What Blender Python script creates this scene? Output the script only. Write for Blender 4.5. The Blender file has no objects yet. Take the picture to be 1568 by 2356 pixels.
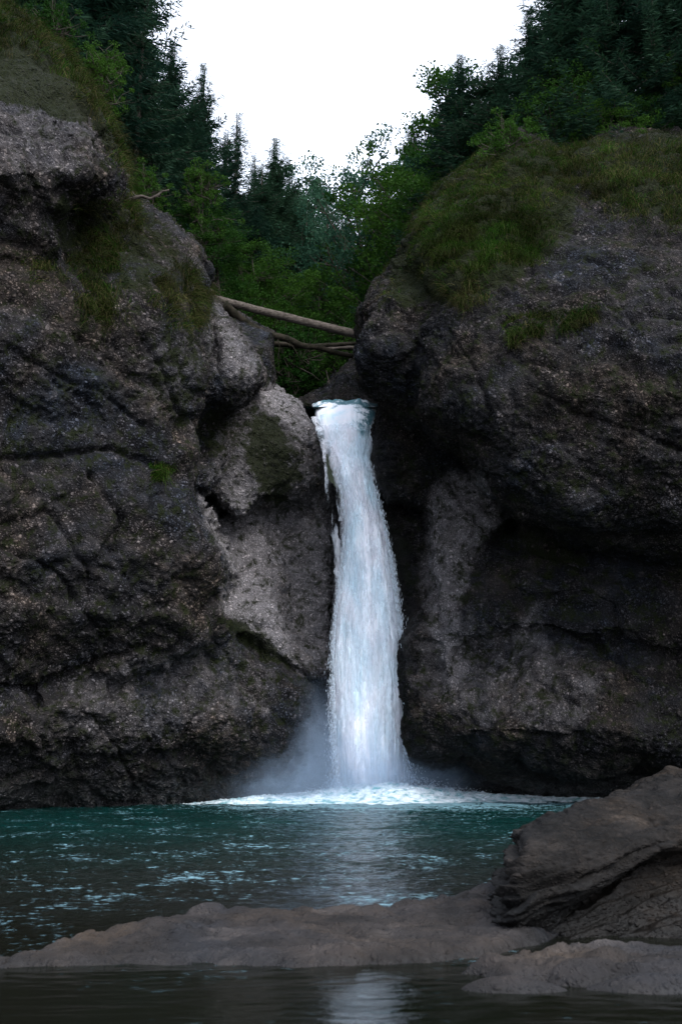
import bpy, math, random
import numpy as np
random.seed(7); RNG = np.random.default_rng(7)
scene = bpy.context.scene
COL = scene.collection
# ------------------------------------------------------------------ camera
PITCH = 14.25; CAMZ = 1.0; FOC = 996.0
cd = bpy.data.cameras.new('camera'); cam = bpy.data.objects.new('camera', cd); COL.objects.link(cam)
cam.location = (0, 0, CAMZ); cam.rotation_euler = (math.radians(90 + PITCH), 0, 0)
cd.sensor_fit = 'VERTICAL'; cd.sensor_height = 36; cd.sensor_width = 24; cd.lens = 36 * FOC / 1024
cd.clip_start = 0.05; cd.clip_end = 2000
cd.dof.use_dof = True; cd.dof.focus_distance = 27; cd.dof.aperture_fstop = 4.0
scene.camera = cam
# ------------------------------------------------------------------ light
SUN_EL, SUN_AZ = 42, 145          # azimuth measured from +Y towards +X
w = bpy.data.worlds.new('World'); scene.world = w; w.use_nodes = True
nt = w.node_tree; nt.nodes.clear()
wo = nt.nodes.new('ShaderNodeOutputWorld'); bg = nt.nodes.new('ShaderNodeBackground')
sky = nt.nodes.new('ShaderNodeTexSky'); sky.sky_type = 'NISHITA'; sky.sun_disc = False
sky.sun_elevation = math.radians(SUN_EL); sky.sun_rotation = math.radians(SUN_AZ)
sky.air_density = 1.0; sky.dust_density = 3.0; sky.altitude = 800
hs = nt.nodes.new('ShaderNodeHueSaturation'); hs.inputs['Saturation'].default_value = 0.38; hs.inputs['Value'].default_value = 1.0
nt.links.new(sky.outputs[0], hs.inputs['Color'])
# overcast cloud: an even pale layer mixed into the sky
mx = nt.nodes.new('ShaderNodeMix'); mx.data_type = 'RGBA'; mx.inputs[0].default_value = 0.6
cl = nt.nodes.new('ShaderNodeTexNoise'); cl.inputs['Scale'].default_value = 1.6; cl.inputs['Detail'].default_value = 4
cr = nt.nodes.new('ShaderNodeMapRange'); cr.inputs[3].default_value = 13; cr.inputs[4].default_value = 17
cc = nt.nodes.new('ShaderNodeVectorMath'); cc.operation = 'SCALE'; cc.inputs[0].default_value = (0.86, 0.95, 1.13)
tc = nt.nodes.new('ShaderNodeTexCoord')
nt.links.new(tc.outputs['Generated'], cl.inputs['Vector'])
nt.links.new(cl.outputs['Fac'], cr.inputs[0]); nt.links.new(cr.outputs[0], cc.inputs['Scale'])
nt.links.new(hs.outputs[0], mx.inputs[6]); nt.links.new(cc.outputs[0], mx.inputs[7])
nt.links.new(mx.outputs[2], bg.inputs['Color']); bg.inputs['Strength'].default_value = 0.065
nt.links.new(bg.outputs[0], wo.inputs['Surface'])
ld = bpy.data.lights.new('sun', 'SUN'); ld.energy = 1.5; ld.angle = math.radians(35); ld.color = (1.0, 0.98, 0.95)
sun = bpy.data.objects.new('sun', ld); COL.objects.link(sun)
from mathutils import Vector, Matrix
sd = Vector((math.sin(math.radians(SUN_AZ)) * math.cos(math.radians(SUN_EL)), math.cos(math.radians(SUN_AZ)) * math.cos(math.radians(SUN_EL)), math.sin(math.radians(SUN_EL))))
sun.rotation_euler = sd.to_track_quat('Z', 'Y').to_euler(); sun.location = (0, 0, 60)
scene.view_settings.view_transform = 'Standard'; scene.view_settings.look = 'None'
scene.view_settings.exposure = 1.75; scene.view_settings.gamma = 1.0
scene.render.engine = 'CYCLES'
scene.cycles.max_bounces = 6; scene.cycles.diffuse_bounces = 3; scene.cycles.glossy_bounces = 3
scene.cycles.transparent_max_bounces = 16; scene.cycles.volume_bounces = 1; scene.cycles.volume_step_rate = 2.0

# ------------------------------------------------------------------ projection helpers (authoring pixels: 1568 x 2356)
S = 681 / 1568; CT, ST = math.cos(math.radians(PITCH)), math.sin(math.radians(PITCH))
def ray(dx, dy):
    a = (np.asarray(dx, float) * S - 340.5) / FOC; b = -(np.asarray(dy, float) * S - 512) / FOC
    return a, CT - b * ST, ST + b * CT
def P(dx, dy, Y):
    a, fy, fz = ray(dx, dy); t = Y / fy
    return np.stack([a * t, np.broadcast_to(np.asarray(Y, float), np.shape(a * t)), CAMZ + fz * t], -1)
def PZ(dx, dy, z):
    a, fy, fz = ray(dx, dy); t = (z - CAMZ) / fz
    return np.stack([a * t, fy * t, np.full(np.shape(a), z, float)], -1)
def proj(x, y, z):
    zz = z - CAMZ; f = y * CT + zz * ST; u = -y * ST + zz * CT
    f = np.maximum(f, 0.05)
    return (x / f * FOC + 340.5) / S, (512 - u / f * FOC) / S

# ------------------------------------------------------------------ numpy noise
_T = np.random.default_rng(3).normal(size=(32, 32, 32, 3)).astype(np.float32)
_T /= np.linalg.norm(_T, axis=-1, keepdims=True)
def pn(p):
    p = np.asarray(p, np.float32); i = np.floor(p).astype(np.int32); f = p - i
    w_ = f * f * f * (f * (f * 6 - 15) + 10); r = 0
    for a in (0, 1):
        for b in (0, 1):
            for c in (0, 1):
                g = _T[(i[..., 0] + a) & 31, (i[..., 1] + b) & 31, (i[..., 2] + c) & 31]
                d = g[..., 0] * (f[..., 0] - a) + g[..., 1] * (f[..., 1] - b) + g[..., 2] * (f[..., 2] - c)
                r = r + d * (w_[..., 0] if a else 1 - w_[..., 0]) * (w_[..., 1] if b else 1 - w_[..., 1]) * (w_[..., 2] if c else 1 - w_[..., 2])
    return r * 1.6
def fbm(p, s, octv=3, off=0.0, rough=0.5):
    r = 0; a = 1; n = 0
    for k in range(octv):
        r = r + a * pn(p * (s * 2 ** k) + (off + 13.7 * k)); n += a; a *= rough
    return r / n
def ridged(p, s, octv=2, off=0.0):
    r = 0; a = 1; n = 0
    for k in range(octv):
        r = r + a * (1 - np.abs(pn(p * (s * 2 ** k) + (off + 7.3 * k))) * 2); n += a; a *= .5
    return r / n
def worley(p, off=0.0, flat=None):
    p = np.asarray(p, np.float32) + off; i = np.floor(p).astype(np.int32); f1 = np.full(p.shape[:-1], 9., np.float32); f2 = f1.copy()
    for a in (-1, 0, 1):
        for b in (-1, 0, 1):
            for c in (-1, 0, 1):
                j = i + np.array([a, b, c]); g = _T[j[..., 0] & 31, j[..., 1] & 31, j[..., 2] & 31] * .5 + .5
                d = np.sqrt(((j + g - p) ** 2).sum(-1)); f2 = np.where(d < f1, f1, np.minimum(f2, d)); f1 = np.minimum(f1, d)
    return f1, f2
def sdist(poly, x, y):
    """signed distance to polygon: positive inside"""
    poly = np.asarray(poly, np.float32); d = np.full(np.shape(x), 1e9, np.float32); ins = np.zeros(np.shape(x), bool)
    n = len(poly)
    for k in range(n):
        ax, ay = poly[k]; bx, by = poly[(k + 1) % n]
        ex, ey = bx - ax, by - ay; px, py = x - ax, y - ay
        t = np.clip((px * ex + py * ey) / (ex * ex + ey * ey + 1e-9), 0, 1)
        d = np.minimum(d, (px - t * ex) ** 2 + (py - t * ey) ** 2)
        if ay != by:
            ins ^= ((ay > y) != (by > y)) & (x < ex * (y - ay) / ey + ax)
    d = np.sqrt(d)
    return np.where(ins, d, -d)
def softmask(poly, x, y, soft=25):
    return np.clip(sdist(poly, x, y) / soft + .5, 0, 1)

# ------------------------------------------------------------------ mesh helpers
def new_mesh(name, V, F, mat=None, smooth=True):
    V = np.asarray(V, np.float32); F = np.asarray(F, np.int32)
    me = bpy.data.meshes.new(name); k = F.shape[1]
    me.vertices.add(len(V)); me.vertices.foreach_set('co', V.ravel())
    me.loops.add(F.size); me.loops.foreach_set('vertex_index', F.ravel())
    me.polygons.add(len(F)); me.polygons.foreach_set('loop_start', np.arange(0, F.size, k, dtype=np.int32))
    if smooth: me.polygons.foreach_set('use_smooth', np.ones(len(F), bool))
    me.update(calc_edges=True); me.validate()
    if mat: me.materials.append(mat)
    return me
def link(name, me, parent=None):
    o = bpy.data.objects.new(name, me); COL.objects.link(o)
    if parent: o.parent = parent
    return o
def tag(o, label=None, cat=None, group=None, kind=None):
    if label: o['label'] = label
    if cat: o['category'] = cat
    if group: o['group'] = group
    if kind: o['kind'] = kind
    return o
def vcol(me, name, arr):
    arr = np.asarray(arr, np.float32)
    if arr.shape[1] == 3: arr = np.concatenate([arr, np.ones((len(arr), 1), np.float32)], 1)
    a = me.color_attributes.new(name, 'FLOAT_COLOR', 'POINT'); a.data.foreach_set('color', arr.ravel())
def verts(me):
    v = np.empty(len(me.vertices) * 3, np.float32); me.vertices.foreach_get('co', v); return v.reshape(-1, 3)
def normals(me):
    v = np.empty(len(me.vertices) * 3, np.float32); me.vertex_normals.foreach_get('vector', v); return v.reshape(-1, 3)
def setverts(me, v):
    me.vertices.foreach_set('co', np.asarray(v, np.float32).ravel()); me.update()
def subdivided(me, lv=1):
    o = bpy.data.objects.new('tmp', me); COL.objects.link(o)
    m = o.modifiers.new('s', 'SUBSURF'); m.levels = lv; m.subdivision_type = 'CATMULL_CLARK'
    dg = bpy.context.evaluated_depsgraph_get(); r = bpy.data.meshes.new_from_object(o.evaluated_get(dg))
    bpy.data.objects.remove(o); return r
def nets(F, org, h):
    """surface nets; F>0 inside"""
    s = F > 0
    c = [(a, b, d) for a in (0, 1) for b in (0, 1) for d in (0, 1)]
    def cut(A, o): return A[o[0]:A.shape[0] - 1 + o[0], o[1]:A.shape[1] - 1 + o[1], o[2]:A.shape[2] - 1 + o[2]]
    cnt = sum(cut(s, o).astype(np.int8) for o in c)
    act = (cnt > 0) & (cnt < 8); idx = np.argwhere(act)
    N = len(idx); acc = np.zeros((N, 3), np.float32); n = np.zeros((N, 1), np.float32)
    for a in c:
        for ax in range(3):
            if a[ax]: continue
            b = list(a); b[ax] = 1
            fa = F[idx[:, 0] + a[0], idx[:, 1] + a[1], idx[:, 2] + a[2]]; fb = F[idx[:, 0] + b[0], idx[:, 1] + b[1], idx[:, 2] + b[2]]
            m = (fa > 0) != (fb > 0); t = np.where(m, fa / np.where(m, fa - fb, 1), 0)
            q = np.tile(np.array(a, np.float32), (N, 1)); q[:, ax] = t
            acc += q * m[:, None]; n += m[:, None]
    V = (idx + acc / n) * h + np.array(org, np.float32)
    im = np.full(act.shape, -1, np.int32); im[tuple(idx.T)] = np.arange(N)
    Q = []
    for ax in range(3):
        o1, o2 = [(1, 2), (2, 0), (0, 1)][ax]
        sl0 = [slice(1, -1)] * 3; sl1 = [slice(1, -1)] * 3
        sl0[ax] = slice(0, -1); sl1[ax] = slice(1, None)
        A, B = s[tuple(sl0)], s[tuple(sl1)]
        e = np.argwhere(A != B); sg = A[tuple(e.T)]
        e = e + 1; e[:, ax] -= 1
        def g(d1, d2):
            q = e.copy(); q[:, o1] -= d1; q[:, o2] -= d2; return im[q[:, 0], q[:, 1], q[:, 2]]
        f = np.stack([g(1, 1), g(0, 1), g(0, 0), g(1, 0)], 1)
        f = np.where(sg[:, None], f, f[:, ::-1]); Q.append(f)
    return V, np.concatenate(Q)

# ------------------------------------------------------------------ material helpers
def mat(name):
    m = bpy.data.materials.new(name); m.use_nodes = True; t = m.node_tree; t.nodes.clear()
    o = t.nodes.new('ShaderNodeOutputMaterial'); b = t.nodes.new('ShaderNodeBsdfPrincipled'); t.links.new(b.outputs[0], o.inputs[0])
    return m, t, b, o
class N:
    def __init__(s, t): s.t = t
    def node(s, k, **kw):
        n = s.t.nodes.new('ShaderNode' + k)
        for a, v in kw.items(): setattr(n, a, v)
        return n
    def val(s, sock, v):
        if hasattr(v, 'links') or hasattr(v, 'is_linked'): s.t.links.new(v, sock)
        else: sock.default_value = v
    def noise(s, vec, scale, detail=4, rough=.55, dist=0):
        n = s.node('TexNoise'); s.val(n.inputs['Vector'], vec); n.inputs['Scale'].default_value = scale
        n.inputs['Detail'].default_value = detail; n.inputs['Roughness'].default_value = rough; n.inputs['Distortion'].default_value = dist
        return n.outputs['Fac']
    def vor(s, vec, scale, feature='F1', out='Distance', rnd=1):
        n = s.node('TexVoronoi', feature=feature); s.val(n.inputs['Vector'], vec); n.inputs['Scale'].default_value = scale
        n.inputs['Randomness'].default_value = rnd
        return n.outputs[out]
    def rng(s, v, a, b, c=0., d=1., sm=False):
        n = s.node('MapRange'); n.interpolation_type = 'SMOOTHSTEP' if sm else 'LINEAR'
        s.val(n.inputs[0], v)
        for i, q in zip((1, 2, 3, 4), (a, b, c, d)): s.val(n.inputs[i], q)
        return n.outputs[0]
    def mix(s, f, a, b, mode='MIX'):
        n = s.node('Mix', data_type='RGBA', blend_type=mode); s.val(n.inputs[0], f); s.val(n.inputs[6], a); s.val(n.inputs[7], b)
        return n.outputs[2]
    def m(s, op, a, b=0., c=0.):
        n = s.node('Math', operation=op); s.val(n.inputs[0], a); s.val(n.inputs[1], b); s.val(n.inputs[2], c); return n.outputs[0]
    def mapping(s, vec, scale=(1, 1, 1), rot=(0, 0, 0), loc=(0, 0, 0)):
        n = s.node('Mapping'); s.val(n.inputs[0], vec); n.inputs['Scale'].default_value = scale; n.inputs['Rotation'].default_value = rot; n.inputs['Location'].default_value = loc
        return n.outputs[0]
    def obj(s): return s.node('TexCoord').outputs['Object']
    def attr(s, name):
        n = s.node('Attribute'); n.attribute_name = name; return n
    def sep(s, c):
        n = s.node('SeparateColor'); s.val(n.inputs[0], c); return n.outputs
    def bump(s, h, strength, dist, nrm=None):
        n = s.node('Bump'); s.val(n.inputs['Height'], h); n.inputs['Strength'].default_value = strength; n.inputs['Distance'].default_value = dist
        if nrm is not None: s.val(n.inputs['Normal'], nrm)
        return n.outputs[0]
def C4(r, g, b): return (r, g, b, 1.0)

def rock_material(name, peb=9.0, warm=0.0, paint=True, dist=.085, lift=.33, strata=False, pebbly=.95):
    m_, t, b, o = mat(name); n = N(t); v = n.obj()
    if strata: v = n.mapping(v, (1, 1, 1.5), (0, math.radians(-14), 0))
    big = n.noise(v, 0.5, 5, .6, .6); mid = n.noise(v, 2.2, 6, .62, .4); fine = n.noise(v, 30, 3, .6)
    L = lift
    c1 = n.mix(n.rng(big, .36, .64), C4(.066 * L, .084 * L, .120 * L), C4(.20 * L, .155 * L, .122 * L))
    c2 = n.mix(n.rng(mid, .3, .72), C4(.036 * L, .036 * L, .039 * L), c1)
    c2 = n.mix(n.rng(mid, .58, .78), c2, C4(.26 * L, .235 * L, .23 * L))
    # conglomerate: rounded pebbles of their own colour set in a darker cement
    wv = n.node('VectorMath', operation='ADD'); n.val(wv.inputs[0], v)
    nz = n.node('TexNoise'); n.val(nz.inputs['Vector'], v); nz.inputs['Scale'].default_value = 6
    sc = n.node('VectorMath', operation='SCALE'); n.val(sc.inputs[0], nz.outputs['Color']); sc.inputs['Scale'].default_value = .10
    n.val(wv.inputs[1], sc.outputs[0]); wvec = wv.outputs[0]
    pc = n.vor(wvec, peb, 'F1', 'Color'); pd = n.vor(wvec, peb, 'F1', 'Distance')
    pc2 = n.vor(wvec, peb * 2.3, 'F1', 'Color'); pd2 = n.vor(wvec, peb * 2.3, 'F1', 'Distance')
    s1 = n.sep(pc); s2 = n.sep(pc2)
    tone = n.m('POWER', s1[0], 1.6); tone2 = n.m('POWER', s2[1], 1.4)
    big_p = n.mix(tone, C4(.35, .34, .34), C4(4.6, 4.4, 4.3)); small_p = n.mix(tone2, C4(.35, .34, .34), C4(3.8, 3.7, 3.7))
    edge1 = n.rng(pd, .46, .30, 0, 1, True); edge2 = n.rng(pd2, .48, .32, 0, 1, True); has = n.rng(s1[1], .40, .55)
    tex = n.mix(edge2, C4(.22, .21, .21), small_p); tex = n.mix(n.m('MULTIPLY', edge1, has), tex, big_p)
    patchy = n.rng(n.noise(v, .9, 3, .6), .35, .62, .45, 1)                         # pebbly beds and finer sandy beds
    c4 = n.mix(n.m('MULTIPLY', patchy, pebbly), c2, n.mix(1.0, c2, tex, 'MULTIPLY'))
    stain = n.noise(n.mapping(v, (1.1, 1.1, .35)), 1.0, 5, .6)
    c4 = n.mix(n.rng(stain, .54, .72, 0, .55), c4, C4(.030, .028, .030))
    if warm: c4 = n.mix(warm * .8, c4, C4(1.06, .96, .84), 'MULTIPLY')
    if strata:
        lb = n.noise(n.mapping(v, (1.1, 1.1, 4.0)), 3.6, 8, .75, .5); c4 = n.mix(n.rng(lb, .36, .62), n.mix(1.0, c4, C4(.30, .28, .24), 'MULTIPLY'), n.mix(1.0, c4, C4(1.8, 1.7, 1.55), 'MULTIPLY'))
    rough = n.rng(fine, .3, .7, .7, 1.0)
    if paint:
        ch = n.sep(n.attr('paint').outputs['Color'])
        pale = n.rng(n.m('ADD', ch[0], n.m('MULTIPLY', n.m('SUBTRACT', n.noise(v, 3.0, 9, .75), .5), 1.4)), .12, 1.0)
        c4 = n.mix(n.m('MULTIPLY', pale, .85), c4, n.mix(1.0, n.mix(n.rng(fine, .35, .65), C4(.150, .138, .142), C4(.285, .268, .278)), n.mix(.35, C4(1, 1, 1), tex), 'MULTIPLY'))
        mossn = n.noise(v, 3.2, 7, .7, .3)
        mm = n.m('MULTIPLY', n.rng(n.m('ADD', mossn, n.m('MULTIPLY', ch[1], .42)), .62, .74), n.rng(ch[1], 0, .2))
        c4 = n.mix(n.m('MULTIPLY', mm, .9), c4, n.mix(n.rng(fine, .3, .7), C4(.004, .007, .002), C4(.013, .016, .004)))
        c4 = n.mix(n.m('MULTIPLY', ch[2], .75), c4, C4(.010, .010, .011))           # wet, algae-dark rock
        rough = n.m('SUBTRACT', rough, n.m('MULTIPLY', ch[2], .3))
    zs = n.node('SeparateXYZ'); n.val(zs.inputs[0], n.obj()); wl = .30 if strata else .035 if not paint else .45  # wet waterline; on the layered boulder a taller band also paints shade
    wet_shade = n.rng(n.m('SUBTRACT', zs.outputs[2], n.m('MULTIPLY', n.m('SUBTRACT', mid, .5), wl * 3)), wl * .6, wl * 1.6, 1, 0)
    c4 = n.mix(n.m('MULTIPLY', wet_shade, .85 if strata else .6), c4, n.mix(1.0, c4, C4(.25, .25, .26), 'MULTIPLY')); rough = n.m('SUBTRACT', rough, n.m('MULTIPLY', wet_shade, .45 if paint else .25))
    n.val(b.inputs['Base Color'], c4); n.val(b.inputs['Roughness'], rough)
    spec = n.rng(ch[2], .3, .9, .08, .35) if paint else .12
    n.val(b.inputs['Specular IOR Level'], n.m('ADD', spec, n.m('MULTIPLY', wet_shade, .35 if paint else .06)))
    h = n.m('ADD', n.m('MULTIPLY', n.m('MULTIPLY', n.rng(pd, .48, .1, 0, 1, True), has), .9), n.m('MULTIPLY', n.rng(pd2, .5, .1, 0, 1, True), .45))
    h = n.m('ADD', h, n.m('MULTIPLY', n.noise(v, 5, 8, .72), 1.8))
    n.val(b.inputs['Normal'], n.bump(h, .9, dist))
    return m_

# ================================================================== CLIFFS
# a pillow = (outline, depth profile [(dy, Y)...], gx per 100 px, cx, edge radius px, edge drop m)
NONE = 60.0
def depthmap(pillows, x0, x1, y0, y1, st, warp=14, seed=0.0):
    gx = np.arange(x0, x1 + st, st, dtype=np.float32); gy = np.arange(y0, y1 + st, st, dtype=np.float32)
    X, Y = np.meshgrid(gx, gy, indexing='ij')
    q = np.stack([X / 170, Y / 170, np.full_like(X, seed)], -1); q2 = q * 3.1
    Xw = X + warp * (pn(q) + .45 * pn(q2 + 5)); Yw = Y + warp * (pn(q + 9) + .45 * pn(q2 + 15))
    D = np.full_like(X, NONE)
    for poly, prof, gxx, cx, R, B in pillows:
        pa = np.array(poly, float); m = (X > pa[:, 0].min() - 40) & (X < pa[:, 0].max() + 40) & (Y > pa[:, 1].min() - 40) & (Y < pa[:, 1].max() + 40)
        xs, ys = Xw[m], Yw[m]; d = sdist(poly, xs, ys)
        pr = np.array(prof, float); base = np.interp(ys, pr[:, 0], pr[:, 1]) + gxx * (xs - cx) / 100
        s = np.clip(d / R, 0, 1); z = base + B * (1 - np.sqrt(np.clip(1 - (1 - s) ** 2, 0, 1)))
        z = np.where(d > 0, z, NONE); D[m] = np.minimum(D[m], z)
    return D, (x0, y0, st)
def sample(Dm, u, v):
    D, (x0, y0, st) = Dm
    a = np.clip((u - x0) / st, 0, D.shape[0] - 1.001); b = np.clip((v - y0) / st, 0, D.shape[1] - 1.001)
    i = a.astype(np.int32); j = b.astype(np.int32); fa = a - i; fb = b - j
    return (D[i, j] * (1 - fa) * (1 - fb) + D[i + 1, j] * fa * (1 - fb) + D[i, j + 1] * (1 - fa) * fb + D[i + 1, j + 1] * fa * fb)
def solid(pillows, box, h, dmap_box, st=4, back=36.0, thick=9.0, warp=14, seed=0.0, blur=0):
    Dm = depthmap(pillows, *dmap_box, st, warp, seed)
    if blur:
        D = Dm[0]
        for _ in range(blur):
            q = np.pad(D, 1, mode='edge'); near = D < 55
            D2 = (q[:-2, 1:-1] + q[2:, 1:-1] + q[1:-1, :-2] + q[1:-1, 2:] + 2 * D) / 6
            ok = (np.abs(D2 - D) < 2.0) & near; D = np.where(ok, D2, D)
        Dm = (D, Dm[1])
    (x0, x1), (y0, y1), (z0, z1) = box
    xs = np.arange(x0, x1, h, dtype=np.float32); ys = np.arange(y0, y1, h, dtype=np.float32); zs = np.arange(z0, z1, h, dtype=np.float32)
    F = np.empty((len(xs), len(ys), len(zs)), np.float32)
    Z, X = np.meshgrid(zs, xs)
    for j, yy in enumerate(ys):
        u, v = proj(X, yy, Z); d = sample(Dm, u, v)
        F[:, j, :] = np.minimum(np.clip(yy - d, -2 * h, 2 * h), np.clip(np.minimum(d + thick, back) - yy, -2 * h, 2 * h))
    F[0] = F[-1] = -h; F[:, 0] = F[:, -1] = -h; F[:, :, 0] = F[:, :, -1] = -h
    return nets(F, (x0, y0, z0), h)

LEFT = [
 # upper grassy-topped overhang
 ([(-900,-700),(-260,-420),(-60,-60),(40,50),(130,105),(200,185),(255,275),(287,370),(300,455),(250,480),(190,470),(150,515),(60,530),(-900,640)],
  [(-700,27),(60,21.6),(250,19.6),(400,19.4),(520,20.6)], .45, 150, 120, 2.6),
 # ledge mass below
 ([(-900,500),(60,500),(170,455),(300,452),(345,480),(430,548),(470,640),(482,700),(476,800),(466,900),(440,1000),(400,1075),(300,1062),(190,1045),(90,1068),(0,1030),(-900,1100)],
  [(440,23.4),(520,22.4),(640,21.4),(760,20.9),(900,21.3),(1060,22.1)], .55, 250, 85, 2.0),
 ([(-900,1020),(0,1020),(80,1042),(160,1020),(260,1010),(345,1045),(400,1085),(450,1110),(480,1190),(508,1290),(525,1370),(480,1415),(400,1450),(340,1500),(250,1545),(100,1590),(-900,1720)],
  [(1020,22.8),(1120,21.7),(1300,21.9),(1450,22.9),(1600,23.8)], .6, 250, 55, 1.1),
 ([(-900,1690),(-100,1640),(100,1580),(180,1545),(250,1520),(320,1495),(380,1432),(470,1425),(560,1468),(680,1540),(728,1575),(732,1660),(735,2000),(-900,2000)],
  [(1430,26.4),(1540,25.2),(1650,24.9),(1720,25.4),(1800,26.5),(1870,27.5),(2000,27.8)], .88, 400, 80, 1.4),
 ([(-900,-700),(-260,-420),(-60,-60),(40,60),(190,200),(250,300),(285,400),(298,470),(420,560),(462,650),(474,800),(462,900),(436,1000),(474,1150),(515,1370),(560,1474),(680,1548),(725,1585),(730,2000),(-900,2000)],
  [(-700,28),(60,22.5),(250,20.5),(400,20.3),(455,21.2),(520,22.5),(640,21.9),(760,21.4),(900,21.8),(1060,22.3),(1200,22.3),(1400,22.9),(1500,24.6),(1600,25.2),(1720,25.9),(1800,26.9),(1870,27.8),(2000,28)], .62, 300, 60, 2.0),
 # fillets that close the joints between the big masses
 ([(-900,330),(110,380),(160,470),(150,560),(100,660),(-900,720)], [(330,19.45),(430,19.45),(520,20.2),(700,21.2)], .45, 150, 40, .4),
 ([(-900,930),(380,950),(440,1030),(420,1110),(330,1160),(-900,1180)], [(930,21.5),(1060,21.75),(1180,21.8)], .58, 250, 60, .6),
 ([(-900,1370),(300,1380),(440,1400),(500,1430),(460,1490),(330,1560),(100,1640),(-900,1780)], [(1370,22.2),(1500,23.5),(1640,24.3),(1780,24.8)], .66, 300, 60, .7),
 ([(448,960),(560,915),(640,950),(640,1150),(560,1190),(500,1170),(462,1110)], [(930,29.2),(1060,28.5),(1190,28.0)], .35, 530, 40, .6),
 # smooth pale shoulder
 ([(476,684),(520,700),(556,765),(607,838),(606,880),(570,925),(500,955),(455,1010),(425,1010),(440,900),(462,800)],
  [(680,27.4),(760,26.2),(860,25.6),(930,26.0),(1010,26.8)], .5, 530, 62, 1.8),
 # lip lobe above the recess
 ([(560,880),(610,865),(650,895),(700,925),(728,975),(738,1050),(752,1130),(700,1170),(620,1200),(560,1190),(500,1140),(470,1050),(500,950)],
  [(860,31.0),(950,29.6),(1040,28.8),(1120,29.0),(1200,29.8)], .35, 640, 60, 1.5),
 # ribs in the recess
 ([(425,980),(500,950),(520,1000),(500,1090),(480,1150),(500,1190),(530,1245),(558,1325),(530,1365),(500,1350),(440,1200),(380,1080)],
  [(950,27.8),(1100,26.6),(1250,26.0),(1370,26.4)], .5, 480, 42, 1.1),
 # tilted pale slab
 ([(490,1200),(560,1150),(640,1170),(650,1300),(672,1440),(735,1535),(725,1590),(640,1540),(570,1480),(490,1440),(470,1400),(500,1300)],
  [(1150,30.6),(1300,29.1),(1450,27.9),(1600,27.6)], .5, 600, 30, .5),
 # back wall of the recess
 ([(400,900),(600,900),(740,960),(745,1080),(800,1180),(835,1300),(850,2000),(200,2000),(200,1000)],
  [(900,32.2),(1200,31.4),(1500,30.0),(1700,30.4),(2000,31.0)], .12, 650, 60, .8),
 # broad smooth chute wall beside the fall
 ([(560,1160),(640,1185),(700,1160),(735,1120),(770,1200),(772,1620),(740,1575),(680,1530),(640,1440),(618,1300)],
  [(1080,31.0),(1200,30.6),(1400,30.0),(1620,29.4)], .2, 700, 30, .5),
]
RIGHT = [
 ([(1125,335),(1200,308),(1265,322),(1290,332),(1340,316),(1400,300),(1568,285),(2500,100),(2500,1360),(1568,1312),(1400,1292),(1280,1255),(1180,1205),(1120,1125),(1050,1045),(1000,1008),(960,940),(955,850),(968,790),(975,700),(905,600),(930,560),(960,488),(1040,400)],
  [(100,31),(320,27.6),(420,25.8),(520,24.6),(640,23.0),(760,22.2),(900,22.0),(1050,22.6),(1200,23.6),(1330,24.6)], -.22, 1200, 130, 3.0),
 # nose lobe over the lip
 ([(850,655),(905,595),(960,600),(1010,690),(1000,780),(985,860),(1000,960),(990,1010),(930,985),(880,945),(815,885),(808,830),(826,760)],
  [(590,26.0),(700,24.6),(800,24.2),(900,25.2),(1000,26.6)], -.3, 900, 70, 2.0),
 ([(868,930),(940,950),(1010,985),(1090,1090),(1180,1190),(1160,1240),(1000,1180),(900,1150),(862,1110),(850,1060)],
  [(930,28.6),(1020,28.2),(1100,28.9),(1240,30.0)], -.25, 980, 40, 1.0),
 # smooth fluted lobe
 ([(985,1130),(1020,1070),(1090,1055),(1150,1120),(1175,1210),(1150,1260),(1090,1290),(1050,1400),(1060,1520),(1080,1590),(1030,1600),(985,1500),(975,1300)],
  [(1060,28.9),(1200,27.7),(1400,27.2),(1600,26.9)], -.1, 1060, 50, 1.0),
 # back wall
 ([(845,940),(1000,960),(1200,1200),(2500,1250),(2500,2000),(820,2000),(820,1300),(842,1150)],
  [(940,32.0),(1200,30.8),(1450,30.0),(1600,30.0),(2000,31.0)], -.18, 1000, 60, .8),
 # rounded belly masses lower right
 ([(915,1480),(960,1400),(1040,1290),(1150,1235),(1200,1190),(1320,1225),(1568,1270),(2500,1300),(2500,1600),(1568,1560),(1400,1500),(1250,1475),(1120,1500),(1040,1570),(950,1600),(920,1550)],
  [(1190,28.4),(1300,27.2),(1450,26.8),(1600,27.6)], -.28, 1150, 70, 1.2),
 ([(925,1530),(1000,1570),(1100,1480),(1260,1455),(1420,1490),(1568,1545),(2500,1560),(2500,2000),(930,2000),(935,1750)],
  [(1450,27.6),(1560,26.6),(1650,26.4),(1720,27.1),(1780,28.8),(1850,30.8),(2000,31.4)], -.3, 1150, 80, 1.2),
 ([(930,1480),(1040,1330),(1160,1240),(1320,1235),(1568,1290),(2500,1300),(2500,2000),(935,2000)],
  [(1230,28.9),(1300,27.9),(1450,27.4),(1600,27.2),(1720,27.6),(1780,29.0),(1850,30.9),(2000,31.4)], -.29, 1150, 60, 1.0),
 ([(1180,1270),(1300,1262),(1450,1300),(1500,1380),(1430,1440),(1260,1400),(1150,1350)],
  [(1250,27.4),(1350,26.2),(1450,26.3)], -.3, 1300, 60, .8),
 ([(1040,1640),(1180,1590),(1400,1600),(1568,1650),(1568,1760),(1350,1790),(1120,1770),(1010,1710)],
  [(1580,26.2),(1680,25.4),(1800,26.5)], -.3, 1250, 80, 1.3),
]
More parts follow.
